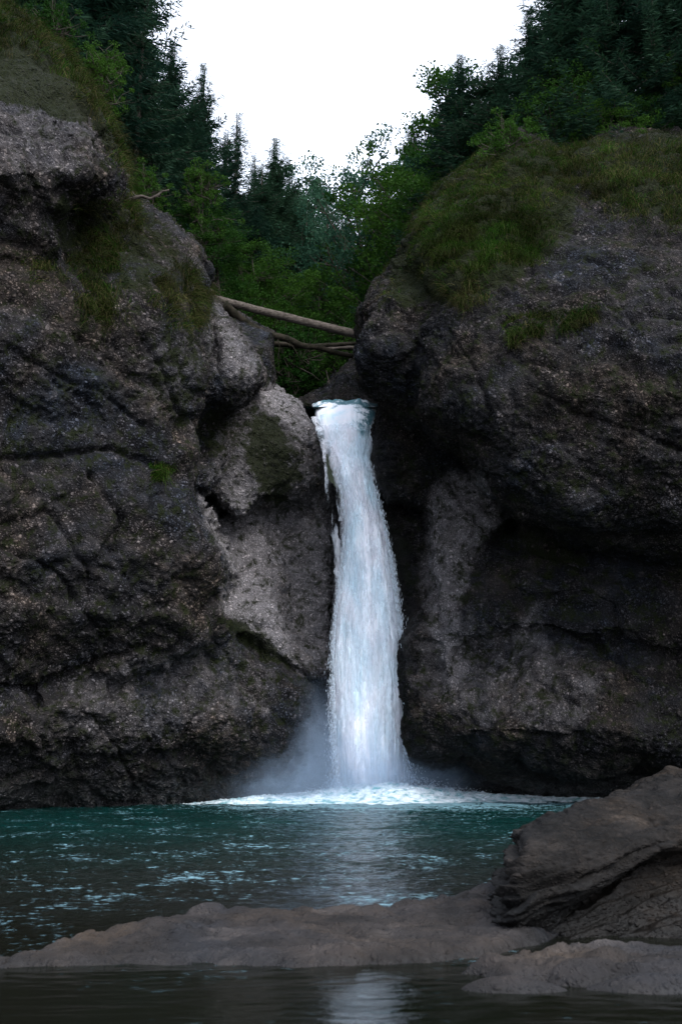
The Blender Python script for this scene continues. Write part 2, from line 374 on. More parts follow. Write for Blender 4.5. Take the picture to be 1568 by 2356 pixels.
GRASS_POLYS = {
 'fringe': [(-40,-60),(40,40),(130,95),(200,175),(255,265),(290,365),(293,440),(270,395),(235,310),(185,235),(120,165),(60,120),(-40,120)],
 'ledge': [(170,475),(315,455),(312,520),(290,560),(285,640),(260,690),(290,720),(240,770),(170,700),(180,640),(170,560)],
 'shaggy': [(340,640),(430,610),(470,660),(470,730),(400,765),(350,700)],
 'hump': [(930,570),(975,480),(1050,400),(1130,345),(1250,340),(1300,420),(1280,520),(1240,600),(1150,640),(1080,690),(1000,650),(960,610)],
 'crest': [(1300,420),(1330,340),(1568,330),(1700,330),(1700,560),(1568,560),(1480,520),(1400,480)],
 'strip': [(1170,790),(1180,745),(1260,728),(1330,720),(1390,700),(1395,725),(1330,750),(1300,775),(1240,775)],
}
PALE = [([(600,880),(650,895),(700,925),(728,970),(722,1030),(690,1010),(640,965),(600,925)], 14, 1.05),
        ([(505,1395),(510,1350),(560,1320),(630,1330),(645,1370),(668,1480),(700,1550),(650,1520),(560,1450)], 18, 1.0),
        ([(455,1140),(500,1140),(620,1190),(635,1270),(640,1360),(560,1345),(520,1310),(480,1220)], 18, .85),
        ([(500,700),(556,765),(600,840),(600,880),(560,900),(500,850),(480,760)], 40, .66),
        ([(1060,1480),(1085,1540),(1060,1590),(1020,1580),(1020,1500)], 20, .55),
        ([(985,1150),(1030,1090),(1120,1090),(1150,1200),(1080,1300),(1060,1400),(1075,1560),(1020,1590),(985,1450),(970,1300)], 30, .62),
        ([(560,900),(740,960),(790,1200),(780,1560),(600,1480),(470,1150),(500,1000)], 50, .42), ([(930,1420),(1050,1400),(1250,1460),(1400,1560),(1350,1680),(1050,1660),(940,1560)], 70, .30), ([(150,1560),(480,1450),(640,1540),(620,1650),(300,1720),(120,1700)], 60, .26), ([(100,100),(260,300),(180,430),(-60,440),(-60,200)], 60, .28), ([(350,760),(470,740),(460,900),(380,980),(300,900)], 50, .22),
        ([(520,1060),(570,1040),(590,1150),(700,1170),(780,1220),(775,1560),(700,1540),(640,1480),(600,1300),(500,1180)], 40, .58),
        ([(1160,1440),(1250,1380),(1250,1480),(1180,1500)], 30, .4)]
MOSS = [([(570,920),(640,960),(700,1040),(690,1110),(640,1190),(600,1150),(560,1060)], 40, .75),
        ([(470,1410),(560,1430),(640,1490),(700,1560),(580,1500)], 25, .8),
        ([(480,920),(620,1000),(480,1080),(430,1010)], 40, .5),
        ([(900,600),(1000,420),(1200,310),(1330,330),(1310,540),(1160,650),(1000,700),(900,680)], 80, 1.1), ([(1280,310),(1600,290),(1900,300),(1900,500),(1560,520),(1380,470)], 60, .8),
        ([(380,700),(480,700),(470,900),(420,1000),(330,900)], 40, .45),
        ([(870,1150),(960,1250),(960,1400),(900,1350)], 40, .5),
        ([(1080,1220),(1250,1200),(1400,1300),(1250,1330)], 50, .5),
        ([(100,440),(330,450),(470,640),(400,700),(250,680),(140,640)], 50, .6),
        ([(-100,-100),(150,80),(280,300),(300,400),(200,280),(-100,200)], 30, 1.2),
        ([(-100,900),(120,900),(250,1100),(0,1200)], 60, .35), ([(200,1500),(400,1400),(380,1520)], 30, .3)]
DARK = [([(862,1000),(900,1150),(960,1400),(930,1500),(880,1200),(850,1080)], 40, .8),      # rock kept wet by the fall and its spray
        ([(-900,1760),(300,1740),(760,1700),(780,2000),(-900,2000)], 100, .5), ([(930,1720),(2500,1760),(2500,2000),(930,2000)], 100, .5),
        ([(735,1050),(800,1180),(790,1260),(750,1180)], 25, .7)]
def paint(V, seed):
    u, v = proj(V[:, 0], V[:, 1], V[:, 2])
    q = np.stack([u / 90, v / 90, np.full_like(u, seed)], -1)
    u2 = u + 22 * fbm(q, 1, 3); v2 = v + 22 * fbm(q, 1, 3, 4.0)
    out = np.zeros((len(V), 3), np.float32)
    for k, L in enumerate((PALE, MOSS, DARK)):
        for poly, soft, amt in L: out[:, k] = np.maximum(out[:, k], amt * softmask(poly, u2, v2, soft))
    out[:, 1] = np.maximum(out[:, 1], .28)
    return out
CRACKS = [([(-80,1570),(80,1605),(180,1560),(260,1520),(335,1490)], 9, .30), ([(205,1095),(250,1150),(285,1190),(270,1270)], 7, .20), ([(110,1170),(170,1250),(215,1330),(200,1420)], 6, .16),
          ([(-80,1062),(60,1052),(170,1045),(260,1030),(350,1060),(420,1085)], 8, .24), ([(560,1468),(640,1510),(700,1552),(760,1582)], 8, .28), ([(468,1120),(498,1195),(530,1250),(558,1330),(505,1378),(465,1420)], 7, .28),
          ([(618,1190),(622,1300),(640,1390),(668,1480),(705,1555)], 6, .14), ([(340,780),(390,860),(420,960),(400,1040)], 7, .18), ([(20,800),(120,860),(230,900),(330,980)], 6, .14), ([(0,1250),(90,1290),(180,1380),(240,1480)], 6, .16),
          ([(330,1560),(360,1640),(340,1720)], 7, .16), ([(180,1620),(260,1700),(300,1790)], 6, .14), ([(500,1480),(560,1560),(640,1640)], 5, .10),
          ([(1175,1240),(1260,1275),(1380,1300),(1500,1320),(1640,1330)], 9, .26), ([(1100,1520),(1160,1475),(1260,1452),(1380,1490),(1480,1545),(1600,1560)], 8, .26), ([(1420,1500),(1440,1560),(1500,1575),(1560,1540)], 6, .18),
          ([(1220,1560),(1290,1600),(1350,1640),(1430,1640)], 6, .16), ([(1020,1080),(1060,1150),(1120,1220),(1180,1250)], 7, .18), ([(960,1000),(1000,1090),(985,1200),(975,1330),(1010,1440)], 7, .18), ([(1240,900),(1330,960),(1450,990),(1568,1040)], 7, .14), ([(1030,760),(1100,860),(1130,960)], 6, .12), ([(1060,1640),(1180,1690),(1330,1700)], 7, .18)]
def crack_depth(u, v):
    out = np.zeros(len(u), np.float32)
    q = np.stack([u / 40, v / 40, u * 0], -1); u = u + 9 * fbm(q, 1, 3, 2.); v = v + 9 * fbm(q, 1, 3, 7.)
    for pts, wd, dp in CRACKS:
        d = np.full(len(u), 1e9, np.float32)
        for (ax, ay), (bx, by) in zip(pts[:-1], pts[1:]):
            ex, ey = bx - ax, by - ay; t = np.clip(((u - ax) * ex + (v - ay) * ey) / (ex * ex + ey * ey), 0, 1)
            d = np.minimum(d, (u - ax - t * ex) ** 2 + (v - ay - t * ey) ** 2)
        d = np.sqrt(d); out = np.maximum(out, dp * np.exp(-(d / wd) ** 2)); out = np.maximum(out, dp * .3 * np.exp(-(d / (wd * 3.5)) ** 2))
    return out
def rough_up(me, seed, amp=1.0):
    V = verts(me); Nn = normals(me)
    off = seed * 3.3
    wz = V + .6 * np.stack([pn(V * .7 + off), pn(V * .7 + off + 5), pn(V * .7 + off + 9)], -1)
    d = .30 * fbm(wz, .28, 2, off) + .20 * fbm(wz, .8, 3, off + 3)
    pu, pv = proj(V[:, 0], V[:, 1], V[:, 2]); calm = 1 - .75 * softmask([(500,880),(600,850),(720,900),(960,960),(1160,1080),(1180,1300),(1090,1600),(1000,1900),(740,1900),(700,1640),(500,1420),(480,1100)], pu, pv, 110)
    ca, sa = math.cos(.5 + seed), math.sin(.5 + seed)
    rz = np.stack([wz[:, 0] * ca + wz[:, 2] * sa, wz[:, 1], -wz[:, 0] * sa + wz[:, 2] * ca], -1)
    calm = calm * (.55 if seed == 2.0 else .62)
    f1, f2 = worley(rz * np.array([.26, .3, .42]), off); d += calm * (.30 * np.clip(f2 - f1, 0, .35) / .35 - .22 * f1)
    f1, f2 = worley(rz * np.array([.8, .8, 1.4]) + .3 * fbm(V, .9, 2)[:, None], off + 5); d += calm * (.12 * np.clip(f2 - f1, 0, .3) / .3 - .10 * f1)
    f1, f2 = worley(wz * 3.2, off + 9); d += .035 * np.clip(f2 - f1, 0, .4) / .4
    st = wz * np.array([.45, .45, 1.7], np.float32)                    # bedding and cracks running across the face
    st = st + .6 * (V[:, :1] * np.array([0, 0, 1.], np.float32))
    r = ridged(st, .5, 2, off + 8); d -= .30 * np.clip(r - .62, 0, 1) 
    r2 = ridged(wz, .55, 2, off + 21); d -= .35 * np.clip(r2 - .72, 0, 1)
    d += .08 * fbm(wz, 2.6, 3, off + 11, .6)
    sm = np.clip(fbm(V, .35, 2, off + 30) * 2.2 + .65, .25, 1)         # some areas worn smooth by water
    d += sm * .065 * (np.abs(pn(V * 6.5 + off)) * 2 - .5) + sm * .05 * pn(V * 12 + off)
    d = d - calm * .12
    if amp == 1.0: d = d - 1.25 * crack_depth(pu, pv)
    V = V + Nn * (d * amp)[:, None]; setverts(me, V)

rock_cliff = rock_material('conglomerate_rock', 8.5); rock_shaded = rock_material('shade_toned_conglomerate_rock', 9.5, lift=.25)  # second copy: whole right wall toned darker in place of shade
def make_cliff(pillows, box, dbox, seed, h=.115):
    V, F = solid(pillows, box, h, dbox, 4, seed=seed, warp=16, blur=3)
    me = subdivided(new_mesh('cliff', V, F), 1); rough_up(me, seed)
    me.polygons.foreach_set('use_smooth', np.ones(len(me.polygons), bool)); me.materials.append(rock_shaded if seed == 2.0 else rock_cliff)
    vcol(me, 'paint', paint(verts(me), seed)); return me
cl_left = link('cliff', make_cliff(LEFT, ((-17, 1.2), (15.5, 33), (-1.2, 26)), (-1000, 1000, -800, 2060), 1.0))
tag(cl_left, 'tall grey brown rock wall left of the waterfall, with a pale shoulder and hanging grass', 'cliff')
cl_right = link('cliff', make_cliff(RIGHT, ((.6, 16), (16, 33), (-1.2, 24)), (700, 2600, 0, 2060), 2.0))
tag(cl_right, 'massive dark rounded conglomerate wall right of the waterfall, topped by a grassy hump', 'cliff')

# boulders behind the lip
def small_solid(name, pillows, box, h, dbox, seed, m_, st=2, back=60, thick=3, sub=1, amp=.5, warp=8):
    V, F = solid(pillows, box, h, dbox, st, back, thick, warp, seed, 2)
    me = subdivided(new_mesh(name, V, F), sub); rough_up(me, seed, amp)
    me.polygons.foreach_set('use_smooth', np.ones(len(me.polygons), bool)); me.materials.append(m_)
    vcol(me, 'paint', paint(verts(me), seed)); return link(name, me)
o = small_solid('boulder', [([(520,700),(575,735),(625,770),(632,850),(628,905),(600,930),(540,900),(500,800)], [(700,31.4),(800,29.8),(920,30.2)], .2, 580, 45, 1.4)],
                ((-5, -1), (28, 34), (12, 20)), .09, (440, 700, 620, 1000), 4.0, rock_cliff)
tag(o, 'dark mossy boulder under the fallen logs, behind the pale shoulder of the left wall', 'boulder')
o = small_solid('boulder', [([(690,916),(740,895),(765,870),(795,830),(830,780),(960,760),(960,960),(800,955),(690,945)], [(780,36),(860,34.6),(960,33.6)], -.3, 800, 40, 1.0),
                            ([(755,940),(770,880),(790,850),(830,900),(870,940)], [(840,34),(940,33)], -.2, 800, 30, .6)],
                ((-3.5, 4), (31.5, 38), (10.5, 20)), .09, (600, 1100, 700, 1040), 5.0, rock_cliff)
tag(o, 'grey rock behind the top of the waterfall, against the right wall', 'boulder')

# ================================================================== FOREGROUND ROCK
rock_near = rock_material('worn_limestone', 22, paint=False, dist=.014, lift=.25, pebbly=.12, warm=.8)
rock_layer = rock_material('layered_rock', 16, paint=False, dist=.014, lift=.085, strata=True, pebbly=.3, warm=1)
def bar(name, poly, top, rim, seed, h=.012, ridges=(), mt=None):
    """low rock shelf: outline on the water plane, rising from its edge"""
    W = np.array([PZ(a, b, 0.02) for a, b in poly]); x0, x1 = W[:, 0].min() - .5, W[:, 0].max() + .5; y0, y1 = W[:, 1].min() - .6, W[:, 1].max() + .6
    xs = np.arange(x0, x1, h); ys = np.arange(y0, y1, h); X, Y = np.meshgrid(xs, ys, indexing='ij')
    p = np.stack([X, Y, np.full_like(X, seed)], -1)
    xw = X + .10 * fbm(p, 2.2, 4, seed); yw = Y + .10 * fbm(p, 2.2, 4, seed + 5)
    d = sdist(W[:, :2], xw, yw)
    s = np.clip(d / rim, 0, 1); Z = -.16 + (top + .16) * (1 - (1 - s) ** 2) ** .5 * np.clip(d / .05 + 1, 0, 1)
    Z = Z * np.where(Z > 0, np.clip((X + 2.6) / 1.7, .22, 1), 1)
    Z = np.where(d < 0, np.maximum(-.16 + d * .4, -.3), Z)
    on = np.clip(d / .1, 0, 1)
    for (a, b, hh, r, ex) in ridges:
        c = PZ(a, b, .12); e = np.sqrt(((X - c[0]) / (r * ex)) ** 2 + ((Y - c[1]) / r) ** 2); e = e + .25 * fbm(p, 4, 2, seed + a)
        Z = np.where(e < 1, np.maximum(Z, -.1 + (top * .5 + hh + .1) * np.clip(1 - e * e, 0, 1) ** .45), Z)
    tilt = (Y * 1.0 + X * .35 + .18 * fbm(p, 1.6, 3, seed + 2)) * 5.0
    lay = tilt - np.floor(tilt)
    Z += on * (.055 * fbm(p, 1.5, 3, seed + 8) + .030 * fbm(p, 5, 4, seed + 3, .6) + .040 * (lay ** 3 - .3) * np.clip(.4 + 2 * fbm(p, 1.1, 2, seed + 6), 0, 1.4) + .006 * fbm(p, 28, 3, seed))
    cr_ = ridged(p, 1.3, 2, seed + 14); Z -= on * .10 * np.clip(cr_ - .8, 0, 1)
    cr_ = ridged(p * np.array([1, 2.2, 1]), 2.1, 2, seed + 24); Z -= on * .16 * np.clip(cr_ - .82, 0, 1)
    f1, f2 = worley(p * np.array([1.3, 2.6, 1]) + .25 * fbm(p, 3, 2)[..., None], seed); Z += on * (.02 * np.clip((f2 - f1) / .12, 0, 1) - .012)
    nearfar = np.clip(1 - d / .30, 0, 1) * (Y > W[:, 1].mean()) * on
    st_ = (Y * 2.2 - X * .25 + .3 * fbm(p, 1.3, 3, seed + 40)) * 3.2; fr_ = st_ - np.floor(st_); Z += nearfar * .055 * (np.minimum(fr_ * 1.2, (1 - fr_) * 6) - .5) * (fbm(p, .8, 2, seed + 50) > -.1)
    f1, f2 = worley(p * 9, seed + 3); Z -= on * .012 * np.clip(.35 - f1, 0, 1) / .35 * (pn(p * 1.7 + 3) > .05)
    n0, n1 = X.shape; idx = np.arange(n0 * n1).reshape(n0, n1)
    F = np.stack([idx[:-1, :-1], idx[1:, :-1], idx[1:, 1:], idx[:-1, 1:]], -1).reshape(-1, 4)
    return link(name, new_mesh(name, np.stack([X, Y, Z], -1).reshape(-1, 3), F, mt or rock_near))
o = bar('rock_shelf', [(-120,2215),(0,2192),(130,2158),(330,2124),(480,2108),(620,2112),(760,2100),(900,2088),(1040,2070),(1180,2050),(1500,2040),(1900,2040),(1900,2130),(1300,2150),(1190,2185),(1150,2200),(1000,2212),(800,2222),(600,2220),(400,2216),(200,2216),(0,2225)], .06, .18, 2.0,
        ridges=[(475,2080,.10,.11,1.6),(380,2105,.05,.10,2.4),(850,2076,.06,.10,3.4),(1060,2052,.08,.12,1.8),(1130,2040,.10,.14,1.6),(640,2100,.06,.12,2)])
tag(o, 'long low grey brown rock shelf crossing between the pool and the near shallows', 'rock')
o = bar('rock_slab', [(1040,2235),(1100,2215),(1220,2200),(1300,2190),(1420,2180),(1568,2185),(1900,2190),(1900,2262),(1568,2262),(1350,2258),(1180,2252)], .05, .12, 9.0,
        ridges=[(1180,2215,.04,.12,2.4),(1330,2200,.06,.11,1.6),(1400,2185,.07,.10,1.5),(1500,2215,.05,.13,2.6)])
tag(o, 'low cracked rock slabs in the shallows in front of the big boulder', 'rock')
# big layered boulder, right foreground
BOULD = [([(1150,2120),(1154,2060),(1160,2010),(1180,1955),(1195,1912),(1245,1885),(1335,1862),(1400,1845),(1470,1805),(1535,1776),(1620,1790),(1900,1700),(2400,1750),(2400,1900),(1900,1920),(1568,1955),(1450,2005),(1340,2075),(1250,2140),(1165,2190)],
          [(1700,9.2),(1780,8.0),(1860,7.0),(1930,6.5),(2000,6.25),(2080,6.15),(2200,6.2)], -.02, 1350, 42, .45),
         ([(1160,2220),(1180,2120),(1320,2020),(1568,1900),(2400,1850),(2400,2300),(1500,2240),(1300,2235)],
          [(1850,7.3),(1980,6.85),(2080,6.6),(2180,6.38),(2300,6.3)], -.03, 1350, 60, .35)]
V, F = solid(BOULD, ((.85, 4.2), (5.5, 9.6), (-.35, 1.9)), .024, (1050, 2500, 1600, 2400), 2, 9.4, 1.6, 10, 3.0, 3)
me = subdivided(new_mesh('boulder', V, F), 1); V = verts(me); Nn = normals(me)
a_ = math.radians(17); lc = V[:, 2] * math.cos(a_) - V[:, 0] * math.sin(a_) + .1 * V[:, 1]
lw = lc + .12 * fbm(V * np.array([1, 1, 1.]), .9, 3, 2.0); d = .06 * fbm(V, 1.2, 3, 1.0)
for per, amp in ((.13, .15), (.052, .055)):
    q = lw / per + .6 * fbm(V, 2.5, 2, per * 50); fr = q - np.floor(q)
    side = np.clip(1.15 - np.abs(Nn[:, 2]) * 1.0, .35, 1)
    d += amp * side * (np.minimum(fr * 1.3, (1 - fr) * 4.5) - .55) * (1 + .8 * fbm(V, 1.7, 2, per * 9))
d += .015 * fbm(V, 7, 4, 4.0, .65); d -= .10 * np.clip(ridged(V, 1.1, 2, 7.0) - .75, 0, 1)
setverts(me, V + Nn * d[:, None]); me.polygons.foreach_set('use_smooth', np.ones(len(me.polygons), bool)); me.materials.append(rock_layer)
o = link('boulder', me); tag(o, 'big layered boulder in the right foreground, rising out of the shallows', 'boulder')

# ================================================================== WATER
def waves(X, Y):
    p = np.stack([X, Y, np.zeros_like(X)], -1); r = np.sqrt((X - 1.3) ** 2 + (Y - 30) ** 2)
    far = np.clip((Y - 6.6) / 4, 0, 1); turb = np.exp(-r / 7)
    q = p + .35 * np.stack([pn(p * .5), pn(p * .5 + 5), p[..., 2]], -1)
    h = far * (.024 * fbm(q * np.array([.8, 1.5, 1]), .9, 3, 1.) + 0.027 * fbm(q * np.array([.8, 1.4, 1]), 2.6, 3, 5., .6) + .010 * fbm(q, 9, 2, 8.))
    h += turb * .16 * fbm(q, 1.3, 4, 9., .6)
    h += (1 - far) * (.008 * fbm(q * np.array([.5, 1.5, 1]), 1.6, 3, 12.) + .004 * fbm(q * np.array([.6, 1.8, 1]), 6, 2, 15.))
    return h
t_ = np.linspace(0, 1, 1000); ys = 2.2 * (33.5 / 2.2) ** t_; uu = np.linspace(-.62, .62, 620)
Y = np.repeat(ys[:, None], len(uu), 1); X = uu[None] * (Y + 1.0)
Z = waves(X, Y); n0, n1 = X.shape; idx = np.arange(n0 * n1).reshape(n0, n1)
F = np.stack([idx[:-1, :-1], idx[:-1, 1:], idx[1:, 1:], idx[1:, :-1]], -1).reshape(-1, 4)
m_, t, b, o_ = mat('pool_water'); n = N(t); v = n.obj()
sx = n.node('SeparateXYZ'); n.val(sx.inputs[0], v)
far = n.rng(sx.outputs[1], 7.0, 20.0, 0, 1, True)
patch = n.noise(v, .35, 4, .6, .4)
base = n.mix(far, C4(.003, .0035, .002), C4(.001, .015, .013))
base = n.mix(n.rng(patch, .45, .7, 0, .7), base, n.mix(far, C4(.003, .005, .003), C4(.001, .024, .022)))
dv = n.node('VectorMath', operation='DISTANCE'); n.val(dv.inputs[0], v); dv.inputs[1].default_value = (1.3, 29.6, 0)
near = n.rng(dv.outputs['Value'], 3, 9, 1, 0, True)
f1 = n.noise(v, 1.0, 3, .6, .8); f2 = n.noise(n.mapping(v, (1, 1.6, 1)), 9, 6, .72, .6)
thr = n.m('ADD', n.m('MULTIPLY', f1, .45), n.m('MULTIPLY', f2, .75))
bias = n.m('ADD', thr, n.m('MULTIPLY', near, .17))
band = n.m('MULTIPLY', n.rng(sx.outputs[1], 6.2, 7.5, 0, 1), n.rng(sx.outputs[1], 25, 12, .35, 1))
bias = n.m('ADD', bias, n.m('MULTIPLY', band, .022))
foam = n.m('MULTIPLY', n.rng(bias, .692, .77), n.rng(sx.outputs[1], 5.2, 6.2, .15, 1))  # foam near the fall; flecks farther out also painted in as water glints
col = n.mix(n.m('MULTIPLY', foam, .8), base, C4(.15, .27, .32))
n.val(b.inputs['Base Color'], col); n.val(b.inputs['Roughness'], n.rng(foam, 0, 1, .06, .5)); b.inputs['IOR'].default_value = 1.27
hh = n.m('ADD', n.m('MULTIPLY', n.noise(n.mapping(v, (1, 2.0, 1)), 9, 5, .65, .5), 1.0), n.m('MULTIPLY', n.noise(v, 30, 3, .6), .3))
bstr = n.rng(sx.outputs[1], 5.5, 8, .12, 1.0)
n.val(b.inputs['Normal'], n.bump(n.m('MULTIPLY', hh, bstr), 1.0, .021))
wat = link('water', new_mesh('water', np.stack([X, Y, Z], -1).reshape(-1, 3), F, m_)); tag(wat, kind='structure')
# stream above the fall
xs = np.linspace(-2, 4.2, 60); ys = np.linspace(31.7, 60, 120); X, Y = np.meshgrid(xs, ys); Z = 12.72 + .035 * (Y - 32) + .03 * fbm(np.stack([X, Y, X * 0], -1), 1.2, 3)
n0, n1 = X.shape; idx = np.arange(n0 * n1).reshape(n0, n1); F = np.stack([idx[:-1, :-1], idx[:-1, 1:], idx[1:, 1:], idx[1:, :-1]], -1).reshape(-1, 4)
st = link('stream', new_mesh('stream', np.stack([X, Y, Z], -1).reshape(-1, 3), F, m_)); tag(st, kind='structure')
# bed under everything
m_, t, b, o_ = mat('river_bed'); b.inputs['Base Color'].default_value = C4(.03, .028, .02)
bed = link('ground', new_mesh('ground', [(-60, -12, -.9), (60, -12, -.9), (60, 40, -.9), (-60, 40, -.9)], [(0, 1, 2, 3)], m_)); tag(bed, kind='structure')

# ================================================================== WATERFALL
EL = np.array([(710,930),(721,965),(740,1010),(765,1075),(782,1140),(790,1200),(782,1300),(770,1400),(763,1500),(765,1600),(768,1700),(776,1800),(778,1870)], float)
ER = np.array([(877,930),(870,965),(862,1010),(852,1055),(862,1110),(884,1200),(903,1300),(918,1420),(927,1500),(933,1600),(930,1700),(934,1800),(940,1870)], float)
def fall_tube(scale, nphi=180, nt=420, amp=.06, seed=0., d0=930, shift=0.):
    tt = np.linspace(d0, 1868, nt); l = np.interp(tt, EL[:, 1], EL[:, 0]); r = np.interp(tt, ER[:, 1], ER[:, 0])
    Yc = np.interp(tt, [930, 945, 970, 1000, 1100, 1400, 1868], [33.0, 32.2, 31.5, 31.1, 30.5, 30.0, 29.8])
    a = P(l, tt, Yc); bb = P(r, tt, Yc); c = (a + bb) / 2; hw = (bb[:, 0] - a[:, 0]) / 2 * scale
    ph = np.linspace(0, 2 * np.pi, nphi, endpoint=False)
    X = c[:, None, 0] + hw[:, None] * np.cos(ph); Yy = c[:, None, 1] - .5 * hw[:, None] * np.sin(ph) + shift; Z = np.repeat(c[:, 2:3], nphi, 1)
    q = np.stack([np.cos(ph)[None] * 2.2 + 0 * Z, np.sin(ph)[None] * 2.2 + 0 * Z, Z * .42], -1)
    low = np.clip((12.8 - Z) / 4, .35, 1)
    dd = low * (amp * 1.6 * fbm(q, 1., 3, seed, .6) + amp * .9 * fbm(q * np.array([2.5, 2.5, 2.2]), 1.6, 3, seed + 4, .6))
    X = X + dd * np.cos(ph); Yy = Yy - dd * 1.4 * np.sin(ph)
    topw = np.clip(1 - (tt - d0) / 25, 0, 1)[:, None] * (d0 < 940); Z = Z - topw * (.05 + .09 * pn(np.stack([X * 2.2, X * 0, X * 0 + 3], -1)) + .05 * pn(np.stack([X * 6, X * 0, X * 0 + 8], -1)))
    V = np.stack([X, Yy, Z], -1).reshape(-1, 3); idx = np.arange(nt * nphi).reshape(nt, nphi); nx = np.roll(idx, -1, 1)
    F = np.stack([idx[:-1], idx[1:], nx[1:], nx[:-1]], -1).reshape(-1, 4)
    return V, F
def water_white(name, lo, hi, sc=7.0, aer=False):
    m_, t, b, o = mat(name); n = N(t); v = n.obj()
    s1 = n.noise(n.mapping(v, (1, 1, .20)), sc * .35, 4, .5, .3); s2 = n.noise(n.mapping(v, (1, 1, .06)), sc * 2.0, 3, .5, .2)
    k = n.m('ADD', n.m('MULTIPLY', s1, .72), n.m('MULTIPLY', s2, .28))
    blot = n.noise(n.mapping(v, (1, 1, .35)), 1.1, 3, .55, .6)
    white = n.mix(n.rng(n.m('ADD', n.m('MULTIPLY', k, .55), n.m('MULTIPLY', blot, .45)), .36, .56), C4(.66, .83, .91), C4(.93, .93, .97))
    if aer:
        a_ = n.attr('air').outputs['Fac']; white = n.mix(n.rng(n.m('ADD', a_, n.m('MULTIPLY', n.rng(k, .40, .60, -1, 1), .40)), .2, .62), C4(.07, .17, .20), white)
    n.val(b.inputs['Base Color'], white); b.inputs['Roughness'].default_value = .5; b.inputs['IOR'].default_value = 1.2
    n.val(b.inputs['Normal'], n.bump(k, .12, .05))
    if hi > 0:
        tr = n.node('BsdfTransparent'); mix = n.node('MixShader'); n.val(mix.inputs[0], n.rng(k, lo, hi, 0, .85))
        tl = n.node('BsdfTranslucent'); n.val(tl.inputs[0], white); m2 = n.node('MixShader'); m2.inputs[0].default_value = .4
        t.links.new(b.outputs[0], m2.inputs[1]); t.links.new(tl.outputs[0], m2.inputs[2])
        t.links.new(tr.outputs[0], mix.inputs[1]); t.links.new(m2.outputs[0], mix.inputs[2]); t.links.new(mix.outputs[0], o.inputs[0])
    return m_
wf = bpy.data.objects.new('waterfall', None); COL.objects.link(wf); wf.location = (0, 0, 0)
tag(wf, 'white waterfall plunging in one column from the notch into the teal pool', 'waterfall')
V, F = fall_tube(.91); me = new_mesh('water_curtain', V, F, water_white('fall_core', 0, 0, 7, True)); u_, v_ = proj(V[:, 0], V[:, 1], V[:, 2])
air = np.clip((v_ - 922) / 30 + .18, 0, 1); ro = np.exp(-(((u_ - 850) / 26) ** 2 + ((v_ - 975) / 38) ** 2)); ro2 = np.exp(-(((u_ - 722) / 14) ** 2 + ((v_ - 945) / 16) ** 2)); air = np.clip(air - .9 * ro - .8 * ro2, 0, 1)
vcol(me, 'air', np.repeat(air[:, None], 3, 1)); link('water_curtain', me, wf)
for sc_, am_, sd__, d0_, lo_, hi_, k_ in ((.97, .06, 3., 985, .40, .62, 7), (1.0, .08, 4.5, 1020, .44, .70, 8), (1.05, .10, 6., 1080, .48, .78, 9), (1.11, .12, 8., 1250, .53, .86, 10)):
    V, F = fall_tube(sc_, amp=am_, seed=sd__, d0=d0_); link('water_veil', new_mesh('water_veil', V, F, water_white('fall_veil', lo_, hi_, k_)), wf)
# side trickle down the lip lobe
def strip_tube(pts, rad, seed, nphi=16, nt=160):
    pts = np.array(pts, float); s = np.linspace(0, len(pts) - 1, nt); k = np.arange(len(pts))
    c = np.stack([np.interp(s, k, pts[:, i]) for i in range(3)], -1); r = np.interp(s, k, rad)
    ph = np.linspace(0, 2 * np.pi, nphi, endpoint=False)
    X = c[:, None, 0] + r[:, None] * np.cos(ph); Y = c[:, None, 1] + r[:, None] * .6 * np.sin(ph); Z = np.repeat(c[:, 2:3], nphi, 1)
    q = np.stack([X, Y, Z * .5], -1); dd = .35 * r[:, None] * fbm(q, 7, 2, seed); X = X + dd * np.cos(ph) * 2
    V = np.stack([X, Y, Z], -1).reshape(-1, 3); idx = np.arange(nt * nphi).reshape(nt, nphi); nx = np.roll(idx, -1, 1)
    return V, np.stack([idx[:-1], idx[1:], nx[1:], nx[:-1]], -1).reshape(-1, 4)
tm = water_white('trickle_water', .44, .62, 12)
pts = [P(728,985,31.0), P(742,1020,30.4), P(750,1080,29.9), P(752,1130,29.7), P(760,1180,29.6), P(772,1240,29.7), P(782,1330,29.8)]
V, F = strip_tube(pts, [.10, .07, .045, .05, .07, .12, .14], 2.); link('side_trickle', new_mesh('side_trickle', V, F, tm), wf)
pts = [P(722,960,31.4), P(745,1010,30.7), P(768,1060,30.2), P(780,1120,30), P(785,1200,29.9)]
V, F = strip_tube(pts, [.10, .13, .15, .12, .08], 5.); link('side_trickle', new_mesh('side_trickle', V, F, tm), wf)
# spray drops
def drops(Cc, ln, wd, dirs):
    """elongated octahedra"""
    n_ = len(Cc); d = dirs / np.linalg.norm(dirs, axis=1, keepdims=True)
    a = np.cross(d, np.array([.3, 1, .1])); a /= np.linalg.norm(a, axis=1, keepdims=True); b2 = np.cross(d, a)
    V = np.stack([Cc - d * ln[:, None], Cc + a * wd[:, None], Cc + b2 * wd[:, None], Cc - a * wd[:, None], Cc - b2 * wd[:, None], Cc + d * ln[:, None]], 1).reshape(-1, 3)
    f = np.array([(0, 2, 1), (0, 3, 2), (0, 4, 3), (0, 1, 4), (5, 1, 2), (5, 2, 3), (5, 3, 4), (5, 4, 1)])
    return V, (f[None] + 6 * np.arange(n_)[:, None, None]).reshape(-1, 3)
m_, t, b, o_ = mat('spray_water'); b.inputs['Base Color'].default_value = C4(.78, .86, .94); b.inputs['Roughness'].default_value = .4
spray_m = m_
N_ = 9000; dyv = RNG.uniform(1050, 1850, N_) ** 1.0; dyv = 1850 - (1850 - dyv) * RNG.uniform(.4, 1, N_)
